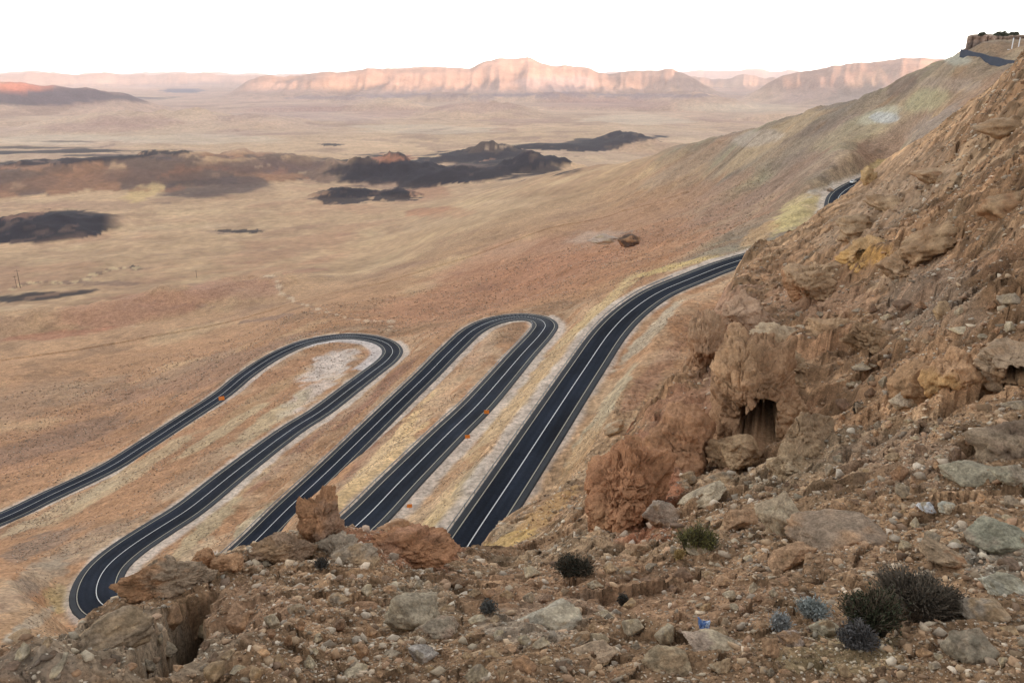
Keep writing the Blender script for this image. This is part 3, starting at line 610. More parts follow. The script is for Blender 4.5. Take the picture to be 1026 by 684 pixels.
# ------------------------------------------------------------------ road surface and paint
def ribbon(name, off0, off1, dz, s0, s1, mat, parent=None, dash=None, step=1):
    verts = []; faces = []
    ii = [i for i in range(0, len(ROAD), step) if s0 <= ROAD_S[i] <= s1]
    for k, i in enumerate(ii):
        a_ = off0[i] if hasattr(off0, '__len__') else off0; b_ = off1[i] if hasattr(off1, '__len__') else off1
        for o_ in (a_, b_): verts.append((ROAD[i, 0] + ROAD_N[i, 0] * o_, ROAD[i, 1] + ROAD_N[i, 1] * o_, ROAD[i, 2] + dz))
        if k and (dash is None or (ROAD_S[i] % dash[0]) < dash[1]): faces.append([2 * k - 2, 2 * k - 1, 2 * k + 1, 2 * k])
    v = np.array(verts)
    f = np.array(faces)
    nrm = np.cross(v[f[0][1]] - v[f[0][0]], v[f[0][2]] - v[f[0][0]])
    if nrm[2] < 0: f = f[:, ::-1].copy()
    return mesh_obj(name, v, f, mat, parent)
M_ASPH = ground_mat('worn_asphalt', [.12, 2.5], [.8, .75], [1.2, 1.25], (.2, .01), bscale=20.)
M_SHOULDER = plain('worn_asphalt_shoulder', (.036, .039, .045), .85, 0, .3, .5)
M_WHITE = plain('white_road_paint', (.6, .6, .58), .6, 0, .15, .4)
M_YELLOW = plain('pale_yellow_road_paint', (.34, .31, .24), .6, 0, .25, .3)
smin, smax = 0., ROAD_S[-1]
road = ribbon('road', -HW, HW, 0., smin, smax, M_SHOULDER); road['kind'] = 'structure'
fr_ = np.array([-.80, -.68, -.6, -.52, -.44, -.34, -.26, -.18, -.08, 0, .08, .18, .26, .34, .44, .52, .6, .68, .80]); nf_ = len(fr_)
base_w = 1 + .38 * (np.exp(-((np.abs(fr_) - .22) / .07) ** 2) + np.exp(-((np.abs(fr_) - .56) / .07) ** 2))     # wheel tracks polished paler
va = np.stack([np.stack([ROAD[:, 0] + ROAD_N[:, 0] * HW * q_, ROAD[:, 1] + ROAD_N[:, 1] * HW * q_, ROAD[:, 2] + .006], -1) for q_ in fr_], 1)
pat = fbm(ROAD_S[:, None] / 22 + 0 * fr_, ROAD_S[:, None] * 0 + fr_ * 1.6, 4, 911) * .55 + .35 * (vnoise(np.floor(ROAD_S / 38)[:, None] * 3.7 + 0 * fr_, np.sign(fr_)[None] * 2. + 0 * ROAD_S[:, None], 915) - .5)
wc = np.clip(base_w[None] * (1 + pat), .5, 2.2)[..., None] * np.array((.0125, .0165, .0255)); dust = np.clip((np.abs(fr_) - .66) / .14, 0, 1)[None, :, None] * np.clip(.25 + fbm(ROAD_S[:, None] / 6 + 0 * fr_, fr_[None] * 2 + 0 * ROAD_S[:, None], 3, 917), 0, 1)[..., None] * .5
wc = wc + (np.array((.13, .105, .08)) - wc) * dust
ia = (np.arange(len(ROAD) - 1)[:, None] * nf_ + np.arange(nf_ - 1)); qa = np.stack([ia, ia + 1, ia + nf_ + 1, ia + nf_], -1).reshape(-1, 4)
vv_ = va.reshape(-1, 3)
if np.cross(vv_[qa[0, 1]] - vv_[qa[0, 0]], vv_[qa[0, 2]] - vv_[qa[0, 0]])[2] < 0: qa = qa[:, ::-1].copy()
mesh_obj('asphalt_lane', vv_, qa, M_ASPH, road, colors=wc.reshape(-1, 3))
ribbon('centre_line', -.10, .10, .014, smin, smax, M_WHITE, road)
ribbon('edge_line', -HW * .74 - .11, -HW * .74 + .11, .014, smin, smax, M_YELLOW, road)
ribbon('edge_line', HW * .74 - .11, HW * .74 + .11, .014, smin, smax, M_YELLOW, road)
# skirts of the road bed so that no gap shows under its edges
for sgn in (-1, 1):
    vv = []; ff = []
    for i in range(len(ROAD)):
        for o_, dz in ((HW[i], 0.), (HW[i] + .8, -.6)):
            vv.append((ROAD[i, 0] + ROAD_N[i, 0] * o_ * sgn, ROAD[i, 1] + ROAD_N[i, 1] * o_ * sgn, ROAD[i, 2] + dz))
        if i: ff.append([2 * i - 2, 2 * i - 1, 2 * i + 1, 2 * i] if sgn < 0 else [2 * i, 2 * i + 1, 2 * i - 1, 2 * i - 2])
    mesh_obj('road_bed_edge', np.array(vv), np.array(ff), M_SHOULDER, road)
# ------------------------------------------------------------------ rocks
import bmesh
_ico = {}
def ico(n):
    if n not in _ico:
        bm = bmesh.new(); bmesh.ops.create_icosphere(bm, subdivisions=n, radius=1)
        v = np.array([p.co[:] for p in bm.verts]); f = np.array([[q.index for q in p.verts] for p in bm.faces]); bm.free(); _ico[n] = (v, f)
    return _ico[n]
def n3(p, sc, s, o=3):
    a = fbm(p[:, 0] * sc + p[:, 2] * sc * .7 + 13.1, p[:, 1] * sc - p[:, 2] * sc * .6 + 5.7, o, s)
    b_ = fbm(p[:, 2] * sc + p[:, 1] * sc * .5 + 3.3, p[:, 0] * sc - p[:, 1] * sc * .4 + 9.1, o, s + 5)
    return (a + b_) * .5 * 1.3
def hull(g, npt):
    q = g.normal(size=(npt, 3)); q /= np.linalg.norm(q, axis=1)[:, None]; q *= g.uniform(.75, 1.05, npt)[:, None]
    q = np.vstack([q, [[.8, 0, 0], [-.8, 0, 0], [0, .8, 0], [0, -.8, 0], [0, 0, .7], [0, 0, -.7]] + g.normal(size=(6, 3)) * .22])
    bm = bmesh.new(); [bm.verts.new(p) for p in q]; r = bmesh.ops.convex_hull(bm, input=bm.verts)
    bmesh.ops.delete(bm, geom=[e for e in r['geom_interior'] if isinstance(e, bmesh.types.BMVert)], context='VERTS')
    bmesh.ops.triangulate(bm, faces=bm.faces); bmesh.ops.recalc_face_normals(bm, faces=bm.faces); bm.verts.index_update()
    v = np.array([p.co[:] for p in bm.verts]); f = np.array([[w.index for w in p.verts] for p in bm.faces]); bm.free(); return v, f
def hull_planes(g, npt):
    v, f = hull(g, npt); n = np.cross(v[f[:, 1]] - v[f[:, 0]], v[f[:, 2]] - v[f[:, 0]]); n /= np.linalg.norm(n, axis=1)[:, None] + 1e-9
    k = (n * v[f[:, 0]]).sum(1); ok = k > .1; return n[ok], k[ok]
def rock_shape(sub, seed, planes=14, rough=.05, soft=.008, lump=.12, crag=0.):
    """angular stone: a ball cut by random planes, chipped and pitted; fits in about the unit box"""
    g = np.random.default_rng(seed); d, f = ico(sub)
    n, k = hull_planes(g, planes)
    dots = d @ n.T; rad = np.where(dots > .05, k / np.maximum(dots, .05), 9)
    r = rad.min(1)
    r = np.clip(r, .3, 1.25)
    p = d * r[:, None]
    if sub > 2:
        off = n3(p, 1.6, seed % 997, 3) * lump + n3(p, 6., seed % 991, 4) * rough + (np.abs(n3(p, 3., seed % 983, 3)) - .2) * -rough * 1.2
        p = p + d * off[:, None]
    if crag:
        for sc, am in ((2.2, .3), (4.6, .16), (9., .07)):
            for (a_, b_) in ((p[:, 0], p[:, 2]), (p[:, 1], p[:, 2])):
                w1 = n3(p, sc * .8, seed % 557, 3) * .35
                _, e_, cid, tl = worley(a_ * sc + w1 + seed, b_ * sc * 1.2 + w1, seed % 101)
                p = p + d * (((cid - .5) * .8 + tl * .5 - .25 * (1 - sstep(0, .1, e_))) * am * crag)[:, None]
        p = p + d * ((vnoise(p[:, 2] * 5 + n3(p, 1.5, 7, 2), p[:, 0] * .6 + seed, 9) - .5) * .2 * crag)[:, None]
        p = p + d * (n3(p, 14., seed % 541, 3) * .035)[:, None]
    return p, f
def local_frame(x, y):
    a_ = math.atan2(x, y); right = np.array([math.cos(a_), -math.sin(a_), 0]); away = np.array([math.sin(a_), math.cos(a_), 0])
    return right, away, np.array([0, 0, 1.])
def rock(name, x, y, hx, hy, col, col2=None, label=None, cat='rock', group=None, sub=4, seed=1, depth=.8, sink=.25, tilt=0., planes=14, rough=.05, lump=.12, dent=None, r=None, side2=None, base_dy=.75, mat=None, crag=None):
    """a rock seen at picture place x, y with half extents hx, hy in pixels; it stands on the ground there at its true size"""
    if r is None: g_, r = ground_at_px(x, y + hy * base_dy)
    s = math.hypot(*at_r(x, y, r)) * 1 / F if False else np.linalg.norm(at_r(x, y, r)) / F
    right, away, up = local_frame(*at_r(x, y, r)[:2])
    big = name == 'rock_outcrop'
    if big: depth *= 1.5; hx *= 1.06; hy *= 1.06
    p, f = rock_shape(sub, seed, planes, rough, lump=lump * (1.5 if big else 1), crag=crag if crag is not None else (.3 if big else .3 if sub > 4 else .25 if sub == 4 else 0))
    lo, hi = p.min(0), p.max(0); p = (p - (lo + hi) / 2) / ((hi - lo) / 2)
    ang = tilt; c, s_ = math.cos(ang), math.sin(ang)
    dep = max(hx, hy) * s * depth
    ext = np.abs(hx * s * c) + np.abs(hy * s * s_)
    lx = p[:, 0] * hx * s; lz = p[:, 2] * hy * s * 1.12; ly = p[:, 1] * dep
    lx, lz = lx * c + lz * s_, -lx * s_ + lz * c
    cpos = at_r(x, y, r + dep * (.8 if big else .5))
    w = right[None] * lx[:, None] + away[None] * ly[:, None] + up[None] * lz[:, None]
    mean = w + cpos
    cc = np.empty((len(p), 3)); cc[:] = col
    nz = n3(p, 1.4, seed % 877, 4)
    if col2 is not None:
        m = sstep(-.1, .35, nz + (0 if side2 is None else (p @ np.array(side2)) * .55))
        cc = cc + (np.array(col2) - cc) * m[:, None]
    cc = cc * (1 + .3 * n3(p, 3.5, seed % 773, 4))[:, None] * (1 + .16 * (vnoise(p[:, 2] * 9 + nz * 2, p[:, 0] * 1.2, seed % 71) - .5))[:, None]
    rr_ = math.hypot(cpos[0], cpos[1]); ii_ = min(int(np.searchsorted(LRR, math.log(rr_))), nr - 1); jj_ = int(np.clip((math.atan2(cpos[0], cpos[1]) - th_f[0]) / (th_f[1] - th_f[0]), 2, len(th_f) - 3))
    own = C[max(ii_ - 6, 0):ii_ + 7, max(jj_ - 6, 0):jj_ + 7].reshape(-1, 3).mean(0); km = .45 if big else .25            # dusted with the soil it stands in
    cc = cc * (1 - km) + own * km * (cc.mean(1, keepdims=True) / cc.mean())
    lu = cc.mean(1, keepdims=True); cc = lu + (cc - lu) * 1.1
    if dent:
        for (dx, dy, dhx, dhy, dd) in dent:
            uu, vv, _ = project(mean); front_side = ly < dep * .2
            q = (np.abs((uu - dx + (vv - dy) * .12) / dhx) ** 4 + np.abs((vv - dy) / dhy) ** 4) ** .25 + n3(p, 5., seed % 661, 4) * .5
            k = (1 - sstep(.72, 1.0, q)) * front_side
            mean = mean + away[None] * (k * dd)[:, None]
            w = mean - cpos
    base = cpos.copy()
    o = mesh_obj(name, w, f, mat or M_ROCK, loc=base, smooth=sub > 5, colors=np.clip(cc, .02, .8))
    tag(o, label, cat, group)
    ALLROCKS.append((o, x, y, hx, hy)); return o
ALLROCKS = []
ROCK_DARK = 1.
TAN = (.37, .27, .175); PALE = (.45, .385, .285); GREY = (.29, .25, .195); RUST = (.32, .18, .105); BROWN = (.26, .17, .105); PINK = (.41, .265, .17); OCHRE = (.42, .27, .13); GREEN = (.32, .305, .235); REDD = (.30, .163, .093)
OC = 'rock outcrop'
rock('rock_outcrop', 630, 494, 48, 50, (.31, .165, .098), (.36, .22, .13), 'rust red cliff face dropping beside the top stretch of road', OC, None, 7, 19, 1.2, planes=22, rough=.05, lump=.16, crag=.4)
rock('rock_outcrop', 762, 405, 54, 66, (.27, .175, .115), (.33, .23, .15), 'big brown outcrop with a dark square cave under its overhang', OC, None, 7, 31, 1., planes=12, rough=.04, lump=.16, crag=.42, dent=[(760, 426, 17, 23, 3.4)])
rock('rock_outcrop', 742, 322, 36, 26, (.36, .26, .185), (.33, .18, .12), 'pale topped rock ledge with reddish lip above the cave', OC, None, 6, 33, 1., planes=10, rough=.035, side2=(-1, 0, -.5))
rock('rock_outcrop', 708, 352, 20, 34, (.31, .195, .12), (.36, .25, .16), 'reddish brown rib of rock on the slope edge below the pale ledge', OC, None, 6, 44, 1., planes=9, rough=.035)
rock('rock_outcrop', 818, 288, 34, 20, TAN, RUST, 'tan outcrop with a rusty scooped underside facing the road', OC, None, 6, 55, 1., planes=10, rough=.035, side2=(-.8, -.3, -.7))
rock('rock_outcrop', 868, 254, 27, 15, TAN, OCHRE, 'small cliff with a bright orange hollow under a pale cap', OC, None, 6, 66, 1., planes=10, rough=.035, side2=(0, -.4, -.9), dent=[(868, 258, 15, 8, 1.2)])
rock('rock_outcrop', 906, 268, 24, 16, BROWN, GREY, 'dark brown block beside the bright orange hollow', OC, None, 5, 77, 1., planes=10, rough=.035)
rock('rock_outcrop', 942, 243, 32, 17, BROWN, TAN, 'brown angular outcrop uphill of the dark brown block', OC, None, 5, 88, 1., planes=10, rough=.035, tilt=-.25)
rock('rock_outcrop', 862, 229, 22, 11, TAN, BROWN, 'low tan outcrop just uphill of the small cliff with orange hollow', OC, None, 5, 99, 1., planes=10, rough=.035)
rock('rock_outcrop', 958, 384, 30, 30, PINK, OCHRE, 'smooth pale orange outcrop beside a small black hole', OC, None, 6, 111, .9, planes=20, rough=.045, side2=(-.4, -.3, -.6))
rock('rock_outcrop', 1012, 374, 28, 20, GREY, BROWN, 'grey brown outcrop with a small black hole at the picture edge', OC, None, 6, 122, .9, planes=10, rough=.035, dent=[(1018, 376, 13, 9, 1.2)])
rock('rock_outcrop', 918, 386, 24, 22, BROWN, RUST, 'crumbly rusty brown outcrop downhill of the pale orange one', OC, None, 5, 133, .9, planes=9, rough=.05)
rock('rock_outcrop', 808, 436, 24, 25, (.30, .215, .145), TAN, 'knobbly grey brown buttress to one side of the square cave', OC, None, 6, 153, 1.2, planes=8, rough=.03, crag=.2)
rock('rock_outcrop', 1006, 446, 30, 20, (.2, .16, .13), GREY, 'dark grey brown outcrop below the small black hole', OC, None, 5, 155, .9, planes=10, rough=.035)
rock('rock_outcrop', 676, 446, 40, 30, (.30, .195, .12), (.35, .22, .13), 'rounded reddish hump of rock above the rust red cliff face', OC, None, 6, 166, 1., planes=9, rough=.035)
for (x, y, hx, hy, c1, c2, lab, se) in ((796, 372, 30, 20, (.32, .22, .14), TAN, 'broken brown ledge running uphill from the cave outcrop', 232),
        (734, 458, 26, 18, BROWN, TAN, 'brown fallen block lying below the square cave', 233), (792, 466, 22, 13, TAN, PALE, 'tan slab of bedrock at the foot of the cave outcrop', 234), (838, 338, 30, 14, TAN, BROWN, 'long tan ledge between the cave outcrop and the scooped outcrop', 235),
        (872, 340, 26, 14, BROWN, TAN, 'brown ledge on the open slope between orange hollow and crumbly outcrop', 236), (774, 342, 28, 14, PALE, TAN, 'pale cap of rock directly above the cave overhang', 237)):
    rock('rock_outcrop', x, y, hx, hy, c1, c2, lab, OC, None, 6, se, 1., planes=9, rough=.035, crag=.4)
rock('rock_outcrop', 870, 178, 7, 9, (.42, .31, .17), (.40, .28, .13), 'small bright yellow rock face where the far road vanishes', OC, None, 4, 177, .8, rough=.08)
rock('rock_outcrop', 938, 178, 22, 7, TAN, RUST, 'low pale ledge high on the near slope under its skyline', OC, None, 4, 188, 1., rough=.08)
rock('rock_outcrop', 1008, 128, 26, 9, BROWN, GREY, 'dark overhanging ledge near the top of the near slope', OC, None, 4, 199, 1., rough=.08)
rock('rock_outcrop', 1006, 208, 20, 12, RUST, TAN, 'rusty square block on the upper near slope at picture edge', OC, None, 4, 210, 1., rough=.08)
rock('rock_outcrop', 893, 205, 24, 8, TAN, BROWN, 'flat tan ledge on the near slope between road bend and picture edge', OC, None, 4, 221, 1., rough=.08)
# foreground blocks
rock('boulder', 166, 582, 46, 18, (.27, .21, .155), RUST, 'long brown boulder with a bright rust coloured end over the hairpin', 'boulder', None, 6, 301, .55, crag=.5, planes=10, rough=.045, side2=(-1.1, 0, .1), tilt=.1)
rock('boulder', 108, 637, 38, 18, (.28, .215, .155), TAN, 'rounded brown bedrock lump below the hairpin bend', 'boulder', None, 5, 302, .8, planes=10, rough=.035)
rock('boulder', 321, 521, 23, 29, (.29, .195, .14), RUST, 'upright pillar rock with rusty tip standing before the roads', 'boulder', None, 6, 320, .8, planes=18, rough=.06, crag=.5, lump=.2, side2=(-.2, 0, .9))
rock('boulder', 284, 550, 32, 15, (.28, .20, .145), BROWN, 'squat brown boulder leaning on the upright pillar rock', 'boulder', None, 6, 304, .8, crag=.5, planes=10, rough=.045)
rock('boulder', 338, 549, 21, 11, (.32, .28, .22), GREY, 'grey angular block at the foot of the upright pillar rock', 'boulder', None, 5, 305, .8, rough=.08)
rock('boulder', 356, 558, 24, 10, (.31, .265, .21), TAN, 'low grey tan block, lower one under the pillar rock', 'boulder', None, 5, 306, .8, rough=.08)
rock('boulder', 408, 550, 54, 15, REDD, (.34, .2, .13), 'broad reddish mound of rock on the crest under the middle road', 'boulder', None, 6, 307, .8, crag=.55, planes=10, rough=.04)
rock('boulder', 400, 528, 22, 11, PINK, RUST, 'pinkish pointed rock topping the broad reddish mound', 'boulder', None, 5, 308, .8, rough=.08)
rock('boulder', 203, 563, 13, 11, (.40, .225, .13), RUST, 'orange brown half of the split rock on the crest, nearer the hairpin', 'boulder', None, 5, 309, .8, rough=.07)
rock('boulder', 228, 566, 16, 8, (.42, .25, .15), RUST, 'lower rounded orange brown half of the split rock on the crest', 'boulder', None, 5, 310, .8, rough=.07)
for (x, y, hx, hy, c1, c2, lab, tl, se) in (
        (413, 616, 27, 19, (.36, .31, .235), PALE, 'large pale grey boulder alone on the foreground slope', .1, 401),
        (440, 630, 20, 10, (.30, .22, .17), GREY, 'pinkish brown stone pressed against the large pale grey boulder', 0, 402),
        (780, 520, 23, 20, (.38, .31, .225), PALE, 'big tan boulder with a grey facet uphill of the dark bush', -.1, 403),
        (738, 521, 20, 11, PINK, TAN, 'pinkish wedge stone touching the big tan boulder', -.2, 404),
        (704, 549, 17, 6, PALE, TAN, 'pale brick shaped slab below the yellow green bush', .25, 405),
        (663, 513, 19, 16, (.40, .37, .31), TAN, 'blue grey weathered block beside the rust red cliff face', .1, 406),
        (702, 497, 26, 7, PALE, GREY, 'long pale slab tilted upward above the yellow green bush', -.5, 407),
        (840, 536, 50, 15, (.30, .235, .18), PINK, 'wide flat brown slab lying uphill of the big dark bush', -.15, 408),
        (795, 560, 24, 12, PINK, BROWN, 'pinkish brown wedge at the lower end of the wide flat slab', -.5, 409),
        (975, 474, 28, 10, GREEN, GREY, 'greenish grey flat slab high above the big dark bush', -.2, 410),
        (1014, 478, 18, 11, GREEN, GREY, 'greenish block next to the flat slab at the picture edge', 0, 411),
        (929, 508, 9, 5, (.62, .66, .70), PALE, 'small bluish white stone on the slope above the wide slab', .1, 412),
        (950, 510, 9, 5, (.42, .43, .37), PALE, 'small pale green stone next to the bluish white stone', .1, 413),
        (1010, 588, 22, 8, (.44, .45, .385), GREEN, 'pale green grey flat stone level with the big dark bush', .15, 414),
        (1002, 540, 28, 13, (.25, .25, .19), GREY, 'dark greenish boulder above the pale green grey flat stone', -.1, 415),
        (972, 650, 22, 17, (.26, .24, .19), GREY, 'grey rounded boulder low down beneath the big dark bush', 0, 416),
        (984, 612, 20, 13, (.33, .29, .24), TAN, 'grey tan rock just beside the big dark bush', .1, 417),
        (772, 649, 10, 12, PINK, TAN, 'upright tan stone downhill of the grey blue plant', .2, 418),
        (792, 640, 13, 11, (.40, .33, .29), PINK, 'pale pinkish stone under the grey blue plant', 0, 419),
        (828, 629, 15, 10, (.46, .42, .32), TAN, 'pale knobbly stone between grey blue plant and dark bush', .1, 420),
        (710, 645, 26, 8, (.40, .32, .26), PALE, 'long low pinkish stone beneath the blue wrapper', .1, 421),
        (718, 634, 12, 6, TAN, PINK, 'tan stone lying against the blue wrapper', .2, 422),
        (596, 652, 22, 5, (.38, .29, .21), TAN, 'thin flat tan slab lying on the foreground slope', -.05, 423),
        (597, 643, 13, 6, (.40, .32, .22), PALE, 'brick shaped tan stone propped on the thin flat slab', .1, 424),
        (582, 641, 12, 5, BROWN, GREY, 'dark splinter of rock leaning beside the brick shaped tan stone', -.6, 425),
        (480, 676, 14, 8, (.32, .27, .19), GREY, 'olive brown block at the bottom edge of the picture', -.3, 426),
        (502, 677, 6, 8, PINK, TAN, 'pink upright chip beside the olive brown block', .1, 427),
        (550, 622, 34, 11, (.40, .36, .29), PALE, 'pale patch of bare grey bedrock on the foreground slope', -.3, 428),
        (424, 656, 15, 9, (.44, .42, .39), GREY, 'bluish pale rock below the large pale grey boulder', .1, 429),
        (340, 602, 12, 7, TAN, GREY, 'tan stone on the slope under the pillar rock', .1, 430),
        (668, 664, 24, 10, (.36, .29, .20), TAN, 'low tan rock at the bottom below the blue wrapper', -.1, 431),
        (722, 668, 11, 9, TAN, PALE, 'pale round stone at the bottom below the long pinkish stone', 0, 432),
        (908, 402, 15, 9, (.42, .36, .28), PALE, 'pale block with ochre foot under the crumbly outcrop', 0, 433),
        (616, 430, 11, 7, PALE, PINK, 'pale pinkish crag perched on the crest above the red cliff', -.4, 434),
        (848, 384, 14, 5, PALE, TAN, 'flat pale stone on the slope between cave and crumbly outcrop', -.3, 435),
        (690, 478, 9, 6, TAN, GREY, 'single tan stone above the long tilted slab', .1, 436),
        (948, 560, 24, 8, (.34, .25, .17), RUST, 'rusty brown flat rock just uphill of the dark bush', .1, 437),
        (720, 480, 15, 6, GREY, TAN, 'grey flat stone uphill of the long tilted slab', -.2, 438),
        (640, 552, 14, 7, PINK, TAN, 'pinkish block at the foot of the rust red cliff', .1, 439),
        (596, 586, 9, 5, PALE, TAN, 'pale stone at the foot of the low black cushion bush', .1, 440)):
    rock('boulder', x, y, hx, hy, c1, c2, lab, 'boulder', None, 5, se, .8, tilt=tl, rough=.025, lump=.04, planes=8, crag=.18)
dk = rock('boulder', 832, 191, 3.2, 2.4, (.1, .07, .06), BROWN, 'dark brown boulder on the pale bank below the far road bend', 'boulder', None, 3, 450, .9)
rock('boulder', 604, 240, 16, 5, (.42, .36, .31), PALE, 'pale rocky knoll on the valley slope, left of a dark knoll', 'rock outcrop', None, 4, 451, .8, rough=.1)
rock('boulder', 630, 241, 11, 6, (.07, .06, .055), BROWN, 'small black knoll on the valley slope above the top road', 'rock outcrop', None, 4, 452, .8, rough=.1)

# ---- about two hundred more stones, each told apart by its look and its rank beside a landmark
LAND = [(905, 600, 'the big dark bush'), (698, 540, 'the yellow green bush'), (575, 577, 'the low black cushion bush'), (790, 622, 'the grey blue plant'), (706, 625, 'the blue wrapper'), (413, 616, 'the large pale grey boulder'),
        (780, 520, 'the big tan boulder'), (321, 520, 'the upright pillar rock'), (762, 425, 'the square cave'), (624, 492, 'the rust red cliff'), (958, 384, 'the pale orange outcrop'), (166, 580, 'the boulder with rusty end'), (178, 635, 'the black crack'),
        (975, 474, 'the greenish flat slab'), (840, 536, 'the wide flat brown slab'), (402, 546, 'the broad reddish mound'), (550, 622, 'the bare grey bedrock patch'), (742, 322, 'the pale topped ledge'), (868, 254, 'the orange hollow'), (480, 676, 'the olive brown block'), (972, 650, 'the grey rounded boulder')]
KINDS_ = [('pale', PALE), ('tan', TAN), ('pinkish', PINK), ('rusty', (.30, .185, .12)), ('dark brown', (.17, .115, .085)), ('grey', GREY)]
FORMS = [('flat', (1.25, .5)), ('blocky', (1., .8)), ('pointed', (.8, 1.15))]
ORD = ['nearest', 'second nearest', 'third nearest', 'fourth nearest', 'fifth nearest', 'sixth nearest', 'seventh nearest', 'eighth nearest', 'ninth nearest', 'tenth nearest', 'eleventh nearest', 'twelfth nearest']
g = np.random.default_rng(99); cand = []
blocked = [(x, y, hx, hy) for (_, x, y, hx, hy) in ALLROCKS] + [(905, 605, 70, 40), (855, 640, 30, 16), (698, 540, 28, 18), (575, 577, 26, 14), (790, 622, 40, 14), (706, 625, 12, 10)]
while len(cand) < 215:
    x = g.uniform(8, 1018); y = g.uniform(300, 676)
    if y < 640 - .13 * x and x < 560 or (560 <= x < 700 and y < 560) or (x >= 700 and y < 300) : 
        continue
    s_ = g.choice([1, 1, 1, 1.35, 1.8]) * g.uniform(4.8, 8) * (1. if y > 540 else .75)
    if any(abs(x - bx) < bhx + s_ * 1.1 and abs(y - by) < bhy + s_ for bx, by, bhx, bhy in blocked): continue
    blocked.append((x, y, s_, s_ * .7)); cand.append((x, y, s_, int(g.integers(len(KINDS_))), int(g.integers(len(FORMS)))))
cand = [c_ for k, c_ in enumerate(cand) if k not in (38, 63, 95, 127, 200)]      # these would lie wholly behind a bush or block
cand = [c_ for k, c_ in enumerate(cand) if k != 194]
ranks = {}
for ci_ in set((c_[3], c_[4]) for c_ in cand):
    mem = [k for k, c_ in enumerate(cand) if (c_[3], c_[4]) == ci_]
    for li, (lx, ly, ln) in enumerate(LAND):
        for rk, k in enumerate(sorted(mem, key=lambda k: math.hypot(cand[k][0] - lx, cand[k][1] - ly))):
            dist = math.hypot(cand[k][0] - lx, cand[k][1] - ly)
            if rk < len(ORD) and (k not in ranks or (rk, dist) < ranks[k][:2]): ranks[k] = (rk, dist, li)
for k, (x, y, s_, kc, kf_) in enumerate(cand):
    rk, _, li = ranks[k]; cn, cc_ = KINDS_[kc]; fn, (fx, fy) = FORMS[kf_]
    cc_ = np.array(cc_) * g.uniform(.88, 1.12)
    rock('stone', x, y, s_ * fx, s_ * fy * .8, cc_, cc_ * np.array((1.1, 1.05, .95)), f'{ORD[rk]} {fn} {cn} stone to {LAND[li][2]}', 'stone', 'stones lying on the rocky slope', 4, 1000 + k, .9, tilt=g.uniform(-.35, .35), rough=.02, lump=.02, planes=6, crag=.12)

# ---- the rubble nobody could count
def rubble(name, label, n, th_r, r_range, px_size, subs, keep, seed, mat, dark=1.):
    g = np.random.default_rng(seed)
    t = g.uniform(math.radians(th_r[0]), math.radians(th_r[1]), n); r = np.exp(g.uniform(math.log(r_range[0]), math.log(r_range[1]), n))
    x, y = r * np.sin(t), r * np.cos(t); k = keep(x, y, r, t, g); x, y, r, t = x[k], y[k], r[k], t[k]; n = len(x)
    z = ground_z(x, y)
    px = px_size[0] * (1 - g.random(n)) ** (-1 / px_size[2]); px = np.minimum(px, px_size[1] * np.where(r < 12, 1, np.maximum(.5, (12 / r) ** .4)))
    size = px * np.sqrt(r * r + z * z) / F / 2
    shapes = [hull(g, 5 if subs == 1 else 9) for q in range(16)]; VV = []; FF = []; CI = []; tot = 0; which = g.integers(0, 16, n)
    an = g.uniform(0, 6.283, n); ca, sa = np.cos(an), np.sin(an); tx = g.uniform(-.8, .8, n); sq = g.uniform(.35, .85, n); el = g.uniform(.9, 1.6, n)
    for q in range(16):
        i = np.flatnonzero(which == q); nv = len(shapes[q][0])
        if not len(i): continue
        p = shapes[q][0][None] * np.stack([el[i], np.ones(len(i)), sq[i]], -1)[:, None]
        cy, sy = np.cos(tx[i])[:, None], np.sin(tx[i])[:, None]
        a_, b_, c_ = p[..., 0], p[..., 1], p[..., 2]; b2, c2 = b_ * cy - c_ * sy, b_ * sy + c_ * cy
        VV.append(np.stack([(a_ * ca[i, None] - b2 * sa[i, None]) * size[i, None] + x[i, None], (a_ * sa[i, None] + b2 * ca[i, None]) * size[i, None] + y[i, None], c2 * size[i, None] + (z[i] + size[i] * sq[i] * .42)[:, None]], -1).reshape(-1, 3))
        FF.append((shapes[q][1][None] + (tot + np.arange(len(i)) * nv)[:, None, None]).reshape(-1, 3)); CI.append(np.repeat(i, nv)); tot += len(i) * nv
    pal = np.array([TAN, TAN, PALE, PINK, (.30, .185, .12), GREY, BROWN, BROWN, (.13, .095, .075), (.42, .36, .28), (.48, .43, .35), (.54, .48, .39)]); c = pal[g.integers(0, len(pal), n)]
    ii = np.clip(np.searchsorted(LRR, np.log(r)), 0, nr - 1); j2 = np.clip(((t - th_f[0]) / (th_f[1] - th_f[0])).astype(int), 0, len(th_f) - 1)
    loc = C[ii, j2]; c = (c * .6 + loc * .4) * g.uniform(.6, 1.45, n)[:, None] * dark
    o = mesh_obj(name, np.vstack(VV), np.vstack(FF), mat, colors=np.clip(c, .02, .7)[np.concatenate(CI)])
    tag(o, label, 'rubble', None, 'stuff'); return o
def dens(x, y, r, t, g):
    d = .8 - .42 * sstep(10, 24, r) + .75 * fbm(x / (r * .12), y / (r * .12), 3, 801) + .5 * fbm(x / 1.3, y / 1.3, 3, 803)
    u, v, _ = project(np.stack([x, y, ground_z(x, y)], -1)); bed = (u < 250) & (v > 590)
    i = np.clip(np.searchsorted(LRR, np.log(r)), 0, nr - 1); j = np.clip(((t - th_f[0]) / (th_f[1] - th_f[0])).astype(int), 0, len(th_f) - 1)
    return (ROADD[i, j] > 4) & (g.random(len(x)) < np.clip(d, .12, 1) * np.where(bed, .35, 1)) & (t > -.68)
